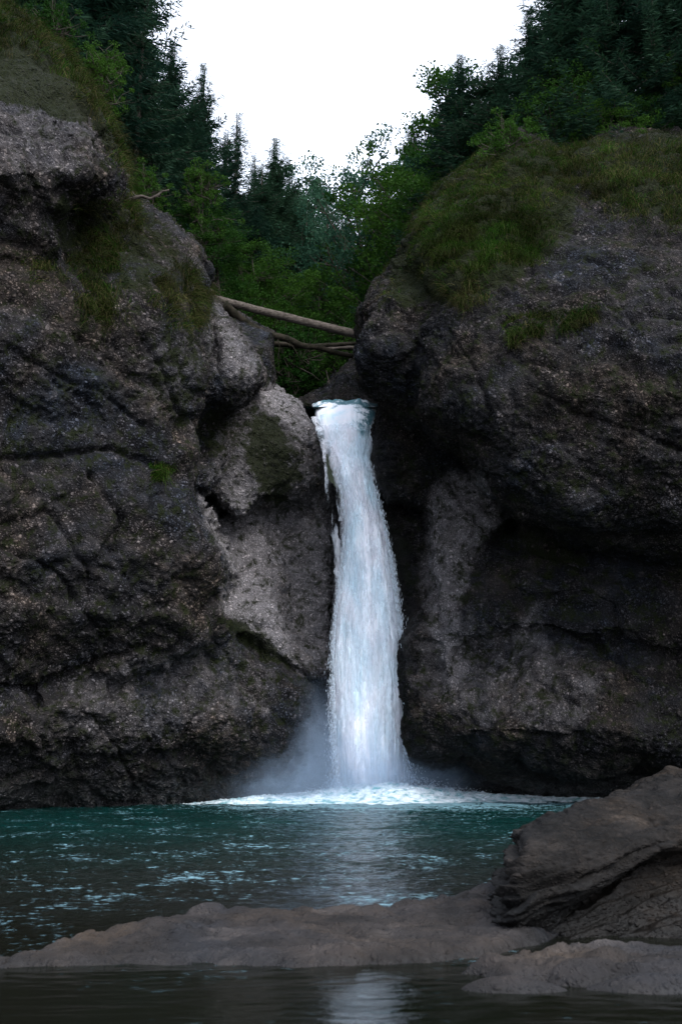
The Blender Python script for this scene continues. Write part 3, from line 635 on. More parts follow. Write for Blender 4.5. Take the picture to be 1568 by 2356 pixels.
l = np.interp(dyv, EL[:, 1], EL[:, 0]); r = np.interp(dyv, ER[:, 1], ER[:, 0]); side = RNG.random(N_) < .6
k = np.clip((dyv - 1100) / 700, .12, 1); offp = np.abs(RNG.normal(0, 1, N_)) * (5 + 16 * k ** 2.5)
dxv = np.where(side, r - 6 + offp, l + 6 - offp * .6); Yv = RNG.normal(29.8, .3, N_)
Cc = P(dxv, dyv, Yv); V, F = drops(Cc, RNG.uniform(.02, .10, N_) * (1.2 - .6 * k), RNG.uniform(.004, .011, N_), np.stack([RNG.normal(0, .08, N_), RNG.normal(0, .05, N_), np.ones(N_)], -1))
o = link('spray', new_mesh('spray', V, F, spray_m), wf); o['kind'] = 'stuff'
N_ = 14000; a = RNG.uniform(0, 2 * np.pi, N_); rr = .9 + np.abs(RNG.normal(0, .9, N_)); hz = np.abs(RNG.normal(0, .28, N_)) * np.exp(-(rr - .9) / 1.1) + .02
Cc = np.stack([1.35 + np.cos(a) * rr * 1.25, 29.8 + np.sin(a) * rr * .6, hz + .05], -1)
V, F = drops(Cc, RNG.uniform(.008, .03, N_), RNG.uniform(.005, .014, N_), np.stack([np.cos(a), np.sin(a), RNG.uniform(.2, 2, N_)], -1))
o = link('splash', new_mesh('splash', V, F, spray_m), wf); o['kind'] = 'stuff'
# foam ridge spreading from the foot
xs = np.linspace(-7.5, 10.5, 1100); ys = np.linspace(25.6, 31.5, 330); X, Y = np.meshgrid(xs, ys)
p = np.stack([X, Y, X * 0], -1); cx = 1.35; ax = np.abs(X - cx)
wid = np.clip(1.5 - ax * .12, .35, 2); yc = 29.5 - .35 * np.exp(-ax ** 2 / 6) + .25 * fbm(p, .5, 2, 3.) - .42 * np.clip(.3 - X, 0, 6)
g = np.exp(-((Y - yc) / wid) ** 2); hgt = .24 * np.exp(-(ax / 1.8) ** 2) + .20 * np.exp(-(ax / 5.0) ** 2)
edge = np.clip((8.6 - ax) / 2.5, 0, 1) * np.clip((X + 7.0) / 4.5, 0, 1)
bl = ridged(p * np.array([1, .8, 1]), 1.6, 3, 2.) * .5 + .5; bl2 = fbm(p, 6, 3, 4., .65)
Z = -.10 + g * edge * (hgt * (.45 + .75 * bl) + .14 + .07 * bl2) + .03 * fbm(p, 14, 2, 8.) * g - .08 * (1 - edge)
n0, n1 = X.shape; idx = np.arange(n0 * n1).reshape(n0, n1); F = np.stack([idx[:-1, :-1], idx[:-1, 1:], idx[1:, 1:], idx[1:, :-1]], -1).reshape(-1, 4)
m_, t, b, o_ = mat('foam'); n = N(t); v = n.obj()
k = n.noise(n.mapping(v, (1, 1.5, 1.5)), 3.5, 7, .7, .5); n.val(b.inputs['Base Color'], n.mix(n.rng(k, .38, .52), C4(.10, .30, .34), C4(.62, .70, .75))); b.inputs['Roughness'].default_value = .4
n.val(b.inputs['Normal'], n.bump(n.noise(v, 10, 6, .7), .8, .06))
o = link('foam', new_mesh('foam', np.stack([X, Y, Z], -1).reshape(-1, 3), F, m_)); tag(o, 'churning white foam spreading where the waterfall hits the pool', 'foam', kind='stuff')
# mist
def mist(c, r, dens, label):
    import bmesh
    bm = bmesh.new(); bmesh.ops.create_icosphere(bm, subdivisions=3, radius=1.0); me = bpy.data.meshes.new('mist'); bm.to_mesh(me); bm.free()
    m_ = bpy.data.materials.new('mist'); m_.use_nodes = True; t = m_.node_tree; t.nodes.clear(); n = N(t)
    o_ = n.node('OutputMaterial'); vs = n.node('VolumePrincipled'); v = n.obj()
    ln = n.node('VectorMath', operation='LENGTH'); n.val(ln.inputs[0], v)
    d = n.rng(ln.outputs['Value'], 0, 1, 1, 0); d = n.m('POWER', d, 1.6)
    d = n.m('MULTIPLY', d, n.rng(n.noise(v, 2.6, 5, .65, .8), .36, .64, .12, 1.6)); n.val(vs.inputs['Density'], n.m('MULTIPLY', d, dens))
    vs.inputs['Color'].default_value = C4(.62, .78, 1.0); vs.inputs['Anisotropy'].default_value = .2
    t.links.new(vs.outputs[0], o_.inputs['Volume']); me.materials.append(m_)
    o = link('mist', me); o.location = c; o.scale = r; tag(o, label, 'mist', kind='stuff')
c = P(690, 1765, 28.2); mist(tuple(c), (3.1, 1.1, 2.7), 1.3, 'blue white mist drifting left from the foot of the waterfall')
c = P(860, 1810, 29.0); mist(tuple(c), (3.6, 1.0, 1.4), 1.5, 'spray mist low around the foot of the waterfall')

# ================================================================== TERRAIN behind
def ground_z(x, y):
    x = np.asarray(x, float); y = np.asarray(y, float)
    xl = -1.6 - .02 * (y - 34); xr = 3.2 + .02 * (y - 34)
    z = 12.2 + .10 * (y - 33) + np.maximum(0, y - 60) * .18
    z = z + np.maximum(0, xl - x) * 1.0 * 1 / (1 + np.maximum(0, xl - x) * .012) + np.maximum(0, x - xr) * 1.15 / (1 + np.maximum(0, x - xr) * .014)
    return z
xs = np.linspace(-70, 70, 200); ys = np.linspace(32.6, 190, 170); X, Y = np.meshgrid(xs, ys)
Z = ground_z(X, Y) + .8 * fbm(np.stack([X, Y, X * 0], -1), .15, 3) - .5
n0, n1 = X.shape; idx = np.arange(n0 * n1).reshape(n0, n1); F = np.stack([idx[:-1, :-1], idx[:-1, 1:], idx[1:, 1:], idx[1:, :-1]], -1).reshape(-1, 4)
m_, t, b, o_ = mat('forest_floor'); n = N(t); v = n.obj()
n.val(b.inputs['Base Color'], n.mix(n.noise(v, 1.5, 5), C4(.012, .02, .008), C4(.04, .045, .02))); b.inputs['Roughness'].default_value = .95; b.inputs['Specular IOR Level'].default_value = .05
o = link('hillside', new_mesh('hillside', np.stack([X, Y, Z], -1).reshape(-1, 3), F, m_)); tag(o, kind='structure')

# ================================================================== TREES
def leaf_mat(name, ca, cb, trans=.35):
    m_, t, b, o = mat(name); n = N(t)
    info = n.node('ObjectInfo').outputs['Random']; k = n.noise(n.obj(), 1.1, 3, .6)
    k2 = n.m('ADD', n.m('MULTIPLY', k, .8), n.m('MULTIPLY', info, .35))
    col = n.mix(n.rng(k2, .35, .85), ca, cb); n.val(b.inputs['Base Color'], col); b.inputs['Roughness'].default_value = .7; b.inputs['Specular IOR Level'].default_value = .05
    tr = n.node('BsdfTranslucent'); n.val(tr.inputs[0], col); mx_ = n.node('MixShader'); mx_.inputs[0].default_value = trans
    t.links.new(b.outputs[0], mx_.inputs[1]); t.links.new(tr.outputs[0], mx_.inputs[2]); t.links.new(mx_.outputs[0], o.inputs[0]); return m_
needle = leaf_mat('spruce_needles', C4(.006, .020, .013), C4(.018, .042, .021), .25)
leafg = leaf_mat('broad_leaves', C4(.007, .028, .004), C4(.028, .068, .008), .4)
leafp = leaf_mat('pale_leaves', C4(.013, .044, .027), C4(.042, .092, .050), .45)
m_, t, b, o_ = mat('bark'); n = N(t); v = n.obj()
n.val(b.inputs['Base Color'], n.mix(n.noise(n.mapping(v, (6, 6, 1)), 2, 4), C4(.02, .017, .014), C4(.06, .052, .044))); b.inputs['Roughness'].default_value = .9; b.inputs['Specular IOR Level'].default_value = .05; bark = m_
def tube(path, rad, ns=7):
    path = np.array(path, float); rad = np.broadcast_to(rad, (len(path),)); T = np.gradient(path, axis=0); T /= np.linalg.norm(T, axis=1, keepdims=True) + 1e-9
    ref = np.array([1, 0, 0.]) if abs(T[0][0]) < .8 else np.array([0, 1, 0.]); A = np.cross(T, ref); A /= np.linalg.norm(A, axis=1, keepdims=True); B = np.cross(T, A)
    ph = np.linspace(0, 2 * np.pi, ns, endpoint=False)
    V = path[:, None] + rad[:, None, None] * (np.cos(ph)[None, :, None] * A[:, None] + np.sin(ph)[None, :, None] * B[:, None]); V = V.reshape(-1, 3)
    idx = np.arange(len(path) * ns).reshape(-1, ns); nx = np.roll(idx, -1, 1)
    return V, np.stack([idx[:-1], nx[:-1], nx[1:], idx[1:]], -1).reshape(-1, 4)
def joinm(L):
    V = []; F = []; o = 0
    for v, f in L: V.append(v); F.append(f + o); o += len(v)
    return np.concatenate(V), np.concatenate(F)
def slivers(base, d, L, W, side, bend=.0):
    """one kinked leaf-shaped pair of triangles (a quad) each"""
    tip = base + d * L[:, None]; mid = base + d * (L * .45)[:, None]; s = side * W[:, None]
    V = np.stack([base, mid + s, tip, mid - s], 1).reshape(-1, 3)
    return V, np.arange(len(V)).reshape(-1, 4)
def norm(a): return a / (np.linalg.norm(a, axis=-1, keepdims=True) + 1e-9)
def spruce_mesh(seed, H=20., sparse=1.0, wide=.17, start=.06):
    rg = np.random.default_rng(seed); parts = []; limbs = []
    zz = np.array([0, .3, .6, .85, 1.]) * H; lean = rg.normal(0, .1, 2)
    path = np.stack([np.linspace(0, lean[0], 5), np.linspace(0, lean[1], 5), zz], -1); tr = tube(path, np.array([.2, .15, .09, .035, .006]) * H / 20 * 1.1, 8)
    z = H * start; bases = []
    whorl = 1.0
    while z < H * .99:
        f = (z - H * start) / (H * (1 - start)); nb = int(rg.integers(4, 8) * sparse + .5); whorl = rg.uniform(.72, 1.15)
        for k in range(max(nb, 2)):
            az = rg.uniform(0, 2 * np.pi); ln = H * wide * (1 - f) ** .86 * rg.uniform(.62, 1.12) * whorl + .10
            ln *= 1 + .25 * math.sin(az * 2 + seed)
            nseg = max(3, int(ln / .16)); s = np.linspace(0, 1, nseg)
            up = .35 * (f - .35); droop = -.42 * (1 - f) - .05
            px = np.cos(az) * ln * s; py = np.sin(az) * ln * s; pz = z + ln * (up * s + droop * s ** 1.4 + .24 * s ** 4)
            C = np.stack([px, py, pz], -1); d = norm(np.gradient(C, axis=0)); sd_ = norm(np.cross(d, [0, 0, 1.]))
            m = 13 if f < .7 else 16
            for q in range(m):
                j = rg.normal(0, .05, C.shape); sg = 1 if q % 2 else -1
                taper = (1.05 - s * .75) * min(1, ln / 1.2)
                dd = norm(d * rg.uniform(.4, .9) + sd_ * sg * rg.uniform(.4, 1.0) + np.array([0, 0, -1.]) * rg.uniform(.0, .7, (nseg, 1)) + rg.normal(0, .15, C.shape))
                L = rg.uniform(.18, .44, nseg) * (.35 + taper) * min(1, .26 + ln * .6); keep = rg.random(nseg) < .93
                sidev = norm(np.cross(dd, norm(rg.normal(0, 1, C.shape))))
                b_ = C + j; parts.append((b_[keep], dd[keep], L[keep], (L * rg.uniform(.06, .11, nseg))[keep], sidev[keep]))
            if ln > .8: limbs.append(tube(C[::max(1, nseg // 4)], np.linspace(.028, .008, len(C[::max(1, nseg // 4)])), 3))
        z += H * rg.uniform(.012, .023) * (1 if f < .55 else .75 if f < .8 else .42)
    B, D, L, W, Sd = [np.concatenate([p[i] for p in parts]) for i in range(5)]
    crown = slivers(B, D, L, W, Sd); trunk = joinm([tr] + limbs)
    return crown, trunk
def broad_mesh(seed, H=14., dens=1.0, airy=0., leaf=.13):
    rg = np.random.default_rng(seed); limbs = []; tips = []
    top = H * .97; path = [(0, 0, 0)]
    for k in range(1, 7): path.append((path[-1][0] + rg.normal(0, .02 * H), path[-1][1] + rg.normal(0, .02 * H), top * k / 6))
    path = np.array(path); limbs.append(tube(path, np.linspace(.013, .002, 7) * H, 7))
    nb = int(34 * (1 if not airy else .8))
    for k in range(nb):
        f = rg.uniform(.22, .97); b0 = np.array([np.interp(f * top, path[:, 2], path[:, i]) for i in range(3)])
        az = rg.uniform(0, 2 * np.pi); ln = H * .27 * math.sin(math.pi * min(1, (f * .8 + .12))) ** .8 * rg.uniform(.5, 1.15)
        dirn = norm(np.array([math.cos(az), math.sin(az), rg.uniform(.1, .9)])); s = np.linspace(0, 1, 5)[:, None]
        C = b0 + dirn * ln * s + np.array([0, 0, .12 * ln]) * s ** 2 + rg.normal(0, .03 * ln, (5, 3)) * s; limbs.append(tube(C, np.linspace(.0045, .001, 5) * H, 4))
        for j in range(7):
            e = C[rg.integers(2, 5)] + rg.normal(0, .18 * ln + .1, 3); limbs.append(tube(np.array([C[2], (C[2] + e) / 2 + rg.normal(0, .1, 3), e]), [.02, .012, .006], 3)); tips.append(e)
    tips = np.array(tips); n_ = int(95 * dens * (1 - airy * .45)); c = np.repeat(tips, n_, 0); k = len(c)
    rad = rg.uniform(.3, .75, len(tips)).repeat(n_) * H / 14 * (1 - .35 * airy)
    off = rg.normal(0, 1, (k, 3)); off = off * (np.minimum(1, 1.5 / np.linalg.norm(off, axis=1)))[:, None]; off[:, 2] *= .55; pos = c + off * rad[:, None] * .62
    d = norm(rg.normal(0, 1, (k, 3)) + [0, 0, -.3]); L = rg.uniform(.6, 1.2, k) * leaf
    return slivers(pos, d, L, L * .36, norm(np.cross(d, rg.normal(0, 1, (k, 3))))), joinm(limbs)
def tri_mesh(name, VF, m): return new_mesh(name, VF[0], VF[1], m, smooth=False)
PROTO = {}
def proto(key, H, VF, lm):
    PROTO[key] = (H, tri_mesh('crown', VF[0], lm), tri_mesh('trunk', VF[1], bark))
for i, (sp, wd) in enumerate(((1.0, .165), (1.15, .19), (1.0, .14))): proto('s%d' % i, 20., spruce_mesh(10 + i, 20., sp, wd), needle)
proto('sparse', 20., spruce_mesh(31, 20., .5, .15, .1), needle)
proto('b0', 14., broad_mesh(41), leafg); proto('b1', 14., broad_mesh(42, dens=1.2), leafg)
proto('p0', 14., broad_mesh(43, airy=.45), leafp); proto('p1', 14., broad_mesh(44, dens=1.2), leafp)
proto('bush', 4., broad_mesh(45, 4., .5, 0, .07), leafg)
NAMES = {'s': ('spruce_tree', 'spruce'), 'b': ('broadleaf_tree', 'tree'), 'p': ('birch_tree', 'tree')}
def place_tree(key, dx, dy, Y, label, group=None, base=None, wide=1.0, name=None, cat=None, crown_z=None):
    top = P(dx, dy, Y); gz = float(ground_z(top[0], Y)) - .4 if base is None else base
    H, cm, tm_ = PROTO[key]; h = max(2.0, top[2] - gz); s = h / H; wide = wide * (1.5 if key[0] == 's' and key != 'sparse' else .9)
    nm, ct = NAMES.get(key[0], NAMES['b']) if key != 'sparse' else NAMES['s']
    r = bpy.data.objects.new(name or nm, None); COL.objects.link(r); r.location = (top[0], Y, gz); r.rotation_euler = (0, 0, random.uniform(0, 6.28))
    ws = (s * .55 + .45 * min(s, 1.2)) * wide; r.scale = (ws, ws, s)
    c = link('crown', cm, r); link('trunk', tm_, r); tag(r, label, cat or ct, group)
    return r
LT = [ # left bank, from the upper left down to the notch
 ('sparse', 345, -190, 37, 'tall thin spruce with gappy drooping boughs running off the top edge, left'), ('s0', 215, -330, 36, 'dark spruce rising behind the top of the grass fringe'),
 ('s1', 285, -200, 40, 'dark spruce just left of the tall gappy spruce'), ('s1', 398, 95, 42, 'broad dark spruce standing right of the tall gappy spruce'),
 ('s0', 466, 140, 46, 'narrow spruce with a ragged top, third from the left edge of the sky'), ('s2', 550, 252, 50, 'slim pointed spruce left of the most central spruce'),
 ('s1', 633, 310, 54, 'pointed conical spruce nearest the middle of the valley, left side'), ('s0', 430, 300, 41, 'spruce filling the bank below the ragged-topped spruce'),
 ('s1', 350, 260, 38, 'dark spruce low behind the left rock top'), ('s2', 500, 400, 45, 'slender dark spruce between the left bank trees'),
 ('s1', 590, 470, 47, 'mid green spruce below the slim pointed spruce'), ('s1', 120, -420, 37, 'dark spruce at the top left corner above the grass'),
 ('s0', 40, -420, 35, 'leftmost dark spruce in the top left corner'), ('s0', 680, 430, 62, 'spruce right behind the most central spruce')]
for k, dx, dy, Yv, lb in LT: place_tree(k, dx, dy, Yv, lb, 'spruces on the left bank')
RT = [('s1', 1058, 118, 36, 'pointed spruce rising above the green trees right of the valley'), ('s1', 1150, 95, 35, 'spruce beside the top of the dark right bank wood'),
 ('s1', 1215, 15, 34, 'dark spruce with upswept boughs at the edge of the right bank wood'), ('s1', 1280, -190, 33, 'tall dark spruce running off the top edge, right bank'),
 ('s0', 1370, -300, 32, 'very dark spruce deep in the right bank wood'), ('s1', 1460, -330, 32, 'very dark spruce toward the top right corner'), ('s0', 1560, -380, 31, 'rightmost dark spruce in the top right corner'),
 ('s0', 1115, 200, 38, 'small spruce between the pointed spruce and the dark wood'), ('s2', 940, 285, 60, 'distant spruce tip behind the round green tree')]
for k, dx, dy, Yv, lb in RT: place_tree(k, dx, dy, Yv, lb, 'spruces on the right bank')
BT = [('b1', 1000, 165, 48, 'leafy tree with open feathery top left of the pointed right bank spruce'), ('b1', 925, 380, 47, 'round green broadleaf tree on the right bank'),
 ('b0', 1085, 330, 39, 'bright green tree just behind the grassy hump'), ('b0', 1180, 300, 37, 'green leafy tree under the right bank spruces'), ('b1', 975, 390, 42, 'green tree on the slope above the right wall edge'),
 ('b0', 1300, 175, 33, 'dark leafy tree over the right hand crest'), ('b1', 1420, 165, 32, 'dark leafy tree above the right wall'), ('b0', 1540, 150, 31, 'dark leafy tree at the right edge of the picture'),
 ('b0', 1370, 230, 30.5, 'low leafy tree in shade behind the crest rocks'), ('b1', 1500, 220, 30, 'low leafy tree in shade near the right edge'), ('b1', 1230, 235, 34, 'leafy undergrowth tree behind the bare crest')]
for k, dx, dy, Yv, lb in BT: place_tree(k, dx, dy, Yv, lb, 'broadleaf trees on the right bank', wide=1.15)
PT = [('p0', 872, 350, 50, 'thin airy birch leaning into the sky right of the valley gap'), ('p1', 835, 468, 56, 'pale leafy tree in the valley gap'), ('p1', 765, 440, 62, 'tall pale green tree in the middle of the valley'),
 ('p1', 728, 450, 66, 'pale green tree left of the middle of the valley'), ('p0', 800, 520, 58, 'thin pale birch in the valley gap'), ('p1', 700, 560, 52, 'pale leafy tree behind the fallen log'), ('p0', 905, 400, 47, 'thin birch above the dark right wall')]
for k, dx, dy, Yv, lb in PT: place_tree(k, dx, dy, Yv, lb, 'pale trees in the valley gap')
XT = [('s1', 2150, -500, 27, 'unseen'), ('s0', 2150, -300, 24, 'unseen'), ('s0', 2250, -600, 22, 'unseen'), ('s1', 2350, -200, 21, 'unseen'), ('s1', 2450, -500, 19, 'unseen'), ('s1', -220, -700, 25, 'unseen'), ('s1', -500, -500, 21, 'unseen')]  # unseen trees added outside the frame to shade the cliff tops
for k, dx, dy, Yv, lb in XT:
    p = P(dx, dy, Yv); place_tree(k, dx, dy, Yv, 'unseen tall tree added to shade the gorge rim, beyond the %s edge of the picture' % ('right' if dx > 0 else 'left'), 'unseen shade trees beyond the picture', base=p[2] - 15, wide=1.5)
BU = [('b0', 495, 515, 38, 'bright green leafy tree above the left end of the fallen log'), ('b1', 560, 560, 40, 'green leafy tree over the middle of the fallen log'), ('b0', 640, 625, 42, 'yellow green tree behind the fallen logs'),
 ('b1', 720, 640, 47, 'green tree deep in the valley behind the log'), ('b0', 440, 470, 37, 'leafy bush tree above the left rock shoulder'), ('b0', 800, 690, 45, 'leafy tree above the right end of the fallen log')]
for k, dx, dy, Yv, lb in BU: place_tree(k, dx, dy, Yv, lb, 'leafy trees behind the fallen logs', wide=1.25)
def line(dx): return float(np.interp(dx, [0, 300, 400, 470, 560, 640, 700, 760, 830, 880, 950, 1010, 1100, 1200, 1568], [-300, -150, 110, 240, 330, 420, 500, 520, 530, 470, 380, 290, 240, 100, -100]))
for k, dx, dy, Yv in [('s1',1010,250,49),('s2',1100,205,40),('s0',955,275,50),('s2',890,420,56),('s0',845,500,66),('s2',790,480,72),('s1',745,470,74),('s0',700,470,58),('s2',520,300,49),('s1',600,380,52),('s2',585,350,60),('s0',665,390,66),('s1',440,230,44),('s2',1130,170,42)]:
    place_tree(k, dx, dy, Yv, 'spruce standing among the trees of the %s, between its neighbours' % ('left bank' if dx < 700 else 'valley gap' if dx < 900 else 'right bank'), 'spruces among the %s trees' % ('left bank' if dx < 700 else 'valley' if dx < 900 else 'right bank'))
for k in range(95):
    dx = random.uniform(180, 1560) if k % 3 else random.uniform(420, 1050); Yv = random.uniform(44, 84)
    key = random.choice(['s0', 's1', 's2', 's1', 'b1', 'p1'] if 600 < dx < 1000 else ['s0', 's1', 's2', 's1', 'b0'])
    dy = line(dx) + random.uniform(100, 380)
    nm = {'s': 'spruce', 'b': 'leafy tree', 'p': 'pale tree'}[key[0]]
    place_tree(key, dx, dy, Yv, 'dark %s in the wood filling the %s' % (nm, 'left bank' if dx < 640 else 'valley behind the log' if dx < 900 else 'right bank'), 'background wood, %s, %s' % (nm, 'left bank' if dx < 640 else 'valley' if dx < 900 else 'right bank'))
for k in range(16):
    dx = random.uniform(560, 850); dy = random.uniform(740, 850); Yv = random.uniform(37, 44)
    place_tree('bush', dx, dy, Yv, 'green leafy shrub on the valley floor under the fallen logs', 'shrubs under the logs', name='shrub', cat='shrub', wide=1.1)
for i, (dx, dy, Yv, lb) in enumerate([(470, 400, 36, 'leafy shrub behind the dead branch on the left rock'), (330, 400, 33, 'dark leafy shrub behind the left overhang'), (235, 130, 29, 'leafy shrub growing behind the top of the grass fringe'), (120, 20, 27, 'brownish shrub in the top left corner'), (1160, 290, 29, 'small shrub on top of the grassy hump')]):
    p = P(dx, dy, Yv); place_tree('bush', dx, dy, Yv, lb, base=p[2] - 4.2, name='shrub', cat='shrub')

# ================================================================== GRASS
m_, t, b, o_ = mat('grass_blades'); n = N(t); gc = n.attr('tone').outputs['Color']; n.val(b.inputs['Base Color'], gc); b.inputs['Roughness'].default_value = .8; b.inputs['Specular IOR Level'].default_value = .03
tr = n.node('BsdfTranslucent'); n.val(tr.inputs[0], gc); mx_ = n.node('MixShader'); mx_.inputs[0].default_value = .3
t.links.new(b.outputs[0], mx_.inputs[1]); t.links.new(tr.outputs[0], mx_.inputs[2]); t.links.new(mx_.outputs[0], o_.inputs[0]); grass_m = m_
def cliff_faces(o):
    me = o.data; n_ = len(me.polygons); c = np.empty(n_ * 3, np.float32); me.polygons.foreach_get('center', c); c = c.reshape(-1, 3)
    nn = np.empty(n_ * 3, np.float32); me.polygons.foreach_get('normal', nn); return c, nn.reshape(-1, 3)
CF = {'L': cliff_faces(cl_left), 'R': cliff_faces(cl_right)}
def grass(side, poly, count, length, label, green=.5, edge=30, kind='stuff', name='grass', clump=2.2):
    c, nn = CF[side]; u, v = proj(c[:, 0], c[:, 1], c[:, 2]); q = np.stack([u / 60, v / 60, u * 0], -1)
    s = softmask(poly, u + 20 * pn(q), v + 20 * pn(q + 7), edge)
    wgt = s * (nn[:, 1] < .55) * (nn[:, 2] > -.45) * np.clip(pn(c * clump) * 1.6 + .55, 0.02, 1)
    if wgt.sum() == 0: return
    cl_c = 1 + .0 * wgt; i = RNG.choice(len(c), count, p=wgt / wgt.sum()); k = len(i)
    base = c[i] + RNG.normal(0, .03, (k, 3)); no = nn[i]
    bunch = np.stack([pn(c[i] * 2.1), pn(c[i] * 2.1 + 4), pn(c[i] * 2.1 + 8)], -1)
    d = norm(no * .6 + np.array([0, 0, .7]) + bunch * .7 + RNG.normal(0, .22, (k, 3))); L = RNG.uniform(.45, 1.4, k) * length * 1.15 * (1 + .5 * pn(c[i] * 1.3))
    g = RNG.uniform(.5, 1.25, k); ts = np.array([0, .3, .62, 1.]); sd_ = norm(np.cross(d, RNG.normal(0, 1, (k, 3)))); wv = np.array([1, .85, .55, .08]) * .5
    W = RNG.uniform(.006, .014, k); rows = []
    for t_k, w_k in zip(ts, wv):
        ctr = base + d * (L * t_k)[:, None] + np.array([0, 0, -1.]) * (L * g * t_k ** 2)[:, None]
        rows += [ctr - sd_ * (W * w_k)[:, None], ctr + sd_ * (W * w_k)[:, None]]
    V = np.stack(rows, 1).reshape(-1, 3); f = np.array([(0, 1, 3, 2), (2, 3, 5, 4), (4, 5, 7, 6)]); F = (f[None] + 8 * np.arange(k)[:, None, None]).reshape(-1, 4)
    me = new_mesh('grass', V, F, grass_m)
    ga = np.array([.020, .072, .005]); gb = np.array([.032, .056, .008]); gs = np.array([.120, .098, .045])
    m1 = np.clip(pn(c[i] * 1.1 + 3)[:, None] * 1.2 + .5 + RNG.normal(0, .2, (k, 1)), 0, 1); colr = ga * (1 - m1) + gb * m1
    dry = (RNG.random((k, 1)) > green) * 1.0; colr = colr * (1 - dry * .75) + gs * dry * .75; colr = colr * (.2 + 1.0 * RNG.random((k, 1)) ** 1.8) * np.clip(.75 + 1.1 * fbm(c[i], .55, 2, 6.)[:, None], .3, 1.3)
    cc_ = np.repeat(colr[:, None], 8, 1); cc_[:, 6:] = cc_[:, 6:] * .6 + gs * .25
    vcol(me, 'tone', cc_.reshape(-1, 3)); o = link(name, me); tag(o, label, 'grass', kind=kind); return o
G = GRASS_POLYS
grass('L', G['fringe'], 30000, .50, 'shaggy grass fringe hanging over the edge of the top left rock', .6)
grass('L', G['ledge'], 14000, .42, 'grass growing on the ledge below the left overhang', .6)
grass('L', G['shaggy'], 7000, .42, 'shaggy grass clump on the rounded edge of the left wall', .55)
grass('L', [(60,590),(130,600),(140,640),(80,640)], 900, .3, 'thin grass by the pink rock at the left edge', .5)
grass('L', [(340,500),(450,560),(470,620),(380,560)], 1200, .25, 'sparse dry grass along the rim of the left shoulder', .4)
grass('R', G['hump'], 40000, .29, 'long dry and green grass covering the hump of the right wall', .75, 50)
grass('R', [(1270,350),(1320,345),(1568,330),(1750,340),(1750,520),(1568,540),(1420,500),(1300,450)], 20000, .45, 'dark grass along the shaded crest at the right edge', .6, 40)
grass('R', [(980,560),(1060,490),(1100,520),(1060,600),(1000,620)], 6000, .40, 'green grass patch near the left rim of the right hump', .95, 30)
grass('R', [(1060,490),(1130,470),(1240,500),(1230,600),(1080,620)], 9000, .40, 'bright green grass patch in the middle of the right hump', .95, 40)
grass('R', G['strip'], 3800, .38, 'narrow strip of green grass across the face of the dark right wall', .75, 16)
grass('R', [(1030,660),(1100,640),(1120,690),(1060,720)], 2200, .38, 'small dry grass clump under the right hump', .35, 16)
grass('R', [(860,620),(930,560),(960,600),(880,700)], 1500, .25, 'thin grass on the left rim of the right wall', .4, 30)
grass('L', [(338,1080),(365,1066),(398,1082),(385,1110),(345,1115)], 900, .36, 'single bright grass tuft on the left wall halfway down', .95, 10, kind=None, name='grass_tuft', clump=.4)

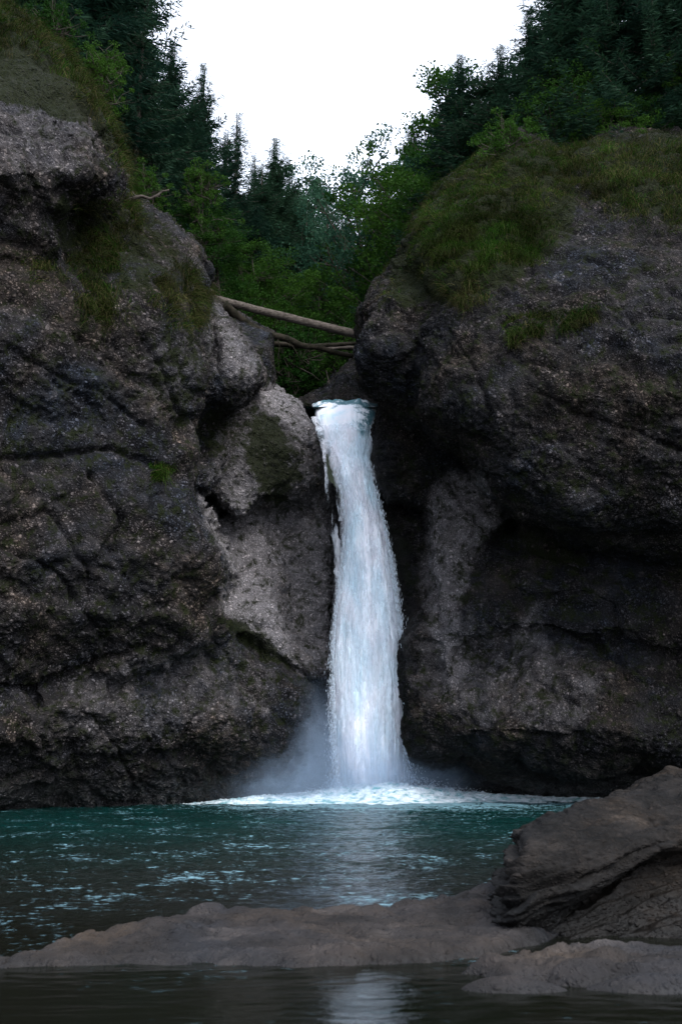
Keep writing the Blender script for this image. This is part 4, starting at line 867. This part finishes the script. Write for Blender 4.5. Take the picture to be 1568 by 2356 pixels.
# ================================================================== LOGS
m_, t, b, o_ = mat('dead_wood'); n = N(t); v = n.obj()
k = n.noise(n.mapping(v, (1.2, 8, 8)), 2.5, 5, .65); n.val(b.inputs['Base Color'], n.mix(n.rng(k, .35, .65), C4(.022, .018, .015), C4(.095, .080, .068))); b.inputs['Roughness'].default_value = .8
b.inputs['Specular IOR Level'].default_value = .06; n.val(b.inputs['Normal'], n.bump(k, .6, .03)); wood = m_
m_, t, b, o_ = mat('mossy_wood'); n = N(t); v = n.obj()
k = n.noise(v, 4, 5, .65); n.val(b.inputs['Base Color'], n.mix(n.rng(k, .4, .6), C4(.008, .008, .005), C4(.024, .020, .015))); b.inputs['Roughness'].default_value = .85
b.inputs['Specular IOR Level'].default_value = .05; n.val(b.inputs['Normal'], n.bump(k, .7, .05)); woodm = m_
def log(name, pts, r0, r1, m_, label, stubs=(), cat='log', wob=.02, ns=14):
    pts = np.array(pts, float); K = 60; s = np.linspace(0, len(pts) - 1, K); c = np.stack([np.interp(s, np.arange(len(pts)), pts[:, i]) for i in range(3)], -1)
    ker = np.array([1, 2, 3, 2, 1]) / 9.
    if len(pts) > 2:
        for _ in range(2):
            q = np.pad(c, ((2, 2), (0, 0)), mode='edge'); c2 = sum(ker[j] * q[j:j + K] for j in range(5)); c2[0], c2[-1] = c[0], c[-1]; c = c2
    c = c + wob * np.stack([pn(c * .9 + 3), pn(c * .9 + 9), pn(c * .9 + 14)], -1)
    rad = np.linspace(r0, r1, K); c[0] = c[1] - (c[1] - c[0]) * .3
    rr = rad.copy(); V, F = tube(c, rr, ns); V = V + norm(V - np.repeat(c, ns, 0)) * (np.repeat(rad, ns) * .16 * fbm(V, 5, 3, 1.))[:, None]
    # closed, slightly ragged ends
    n0 = len(V); V = np.concatenate([V, c[:1], c[-1:]]); caps = [(n0, (j + 1) % ns, j, j) for j in range(ns)] + [(n0 + 1, n0 - ns + j, n0 - ns + (j + 1) % ns, n0 - ns + (j + 1) % ns) for j in range(ns)]
    root = None; me = new_mesh(name, V, F, m_)
    import bmesh
    bm = bmesh.new(); bm.from_mesh(me); bm.verts.ensure_lookup_table()
    for a in caps:
        try: bm.faces.new([bm.verts[i] for i in a[:3]])
        except ValueError: pass
    bm.to_mesh(me); bm.free(); me.polygons.foreach_set('use_smooth', np.ones(len(me.polygons), bool))
    if not stubs:
        o = link(name, me); tag(o, label, cat); return o
    r = bpy.data.objects.new(name, None); COL.objects.link(r); tag(r, label, cat); link('stem', me, r)
    for f, dvec, L, rd in stubs:
        b0 = c[int(f * (K - 1))]; dvec = np.array(dvec, float); pp = np.array([b0, b0 + dvec * L * .35 + np.array([.03, 0, -.02]) * L, b0 + dvec * L * .7 + np.array([-.04, 0, .03]) * L, b0 + dvec * L])
        V, F = tube(pp, np.linspace(rd, rd * .3, 4), 6); link('branch', new_mesh('branch', V, F, m_), r)
    return r
log('fallen_log', [P(488,686,31.2), P(600,716,32.2), P(835,774,33.6)], .125, .155, wood, 'pale straight fallen log bridging the gap above the waterfall', stubs=[(.25, (.1, -.2, .9), .12, .03), (.55, (0, -.3, -.9), .10, .03)], wob=.0)
log('fallen_log', [P(515,700,31.0), P(555,738,31.6), P(620,770,32.4), P(700,795,33.2), P(812,822,34.2)], .17, .09, woodm, 'dark mossy crooked log below the pale straight one', stubs=[(.3, (.2, -.2, .6), .5, .04), (.55, (.15, -.1, -.95), 1.1, .02), (.62, (.5, -.1, -.8), 1.5, .015), (.75, (.6, -.2, .4), .5, .02)], wob=.12)
log('fallen_log', [P(612,790,34.0), P(700,797,34.2), P(830,790,34.6)], .10, .07, woodm, 'thin dark horizontal log under the crossing logs')
log('fallen_log', [P(730,806,34.8), P(780,800,35.0), P(840,802,35.2)], .08, .07, wood, 'short grey log against the right wall, lowest of the pile')
log('dead_branch', [P(290,462,23.0), P(325,452,22.9), P(345,458,22.8), P(362,450,22.8), P(372,441,22.8), P(389,437,22.8)], .05, .02, wood, 'bare curved dead branch poking out over the left rock', stubs=[(.15, (-.3, -.1, .5), .35, .02), (.6, (.2, 0, -.3), .2, .012)], cat='branch', wob=.01)
log('dead_branch', [P(750,852,33.0), P(752,862,33.0), P(757,882,33.0)], .008, .018, wood, 'small upright broken stick on the rock behind the lip', cat='branch', wob=.0)
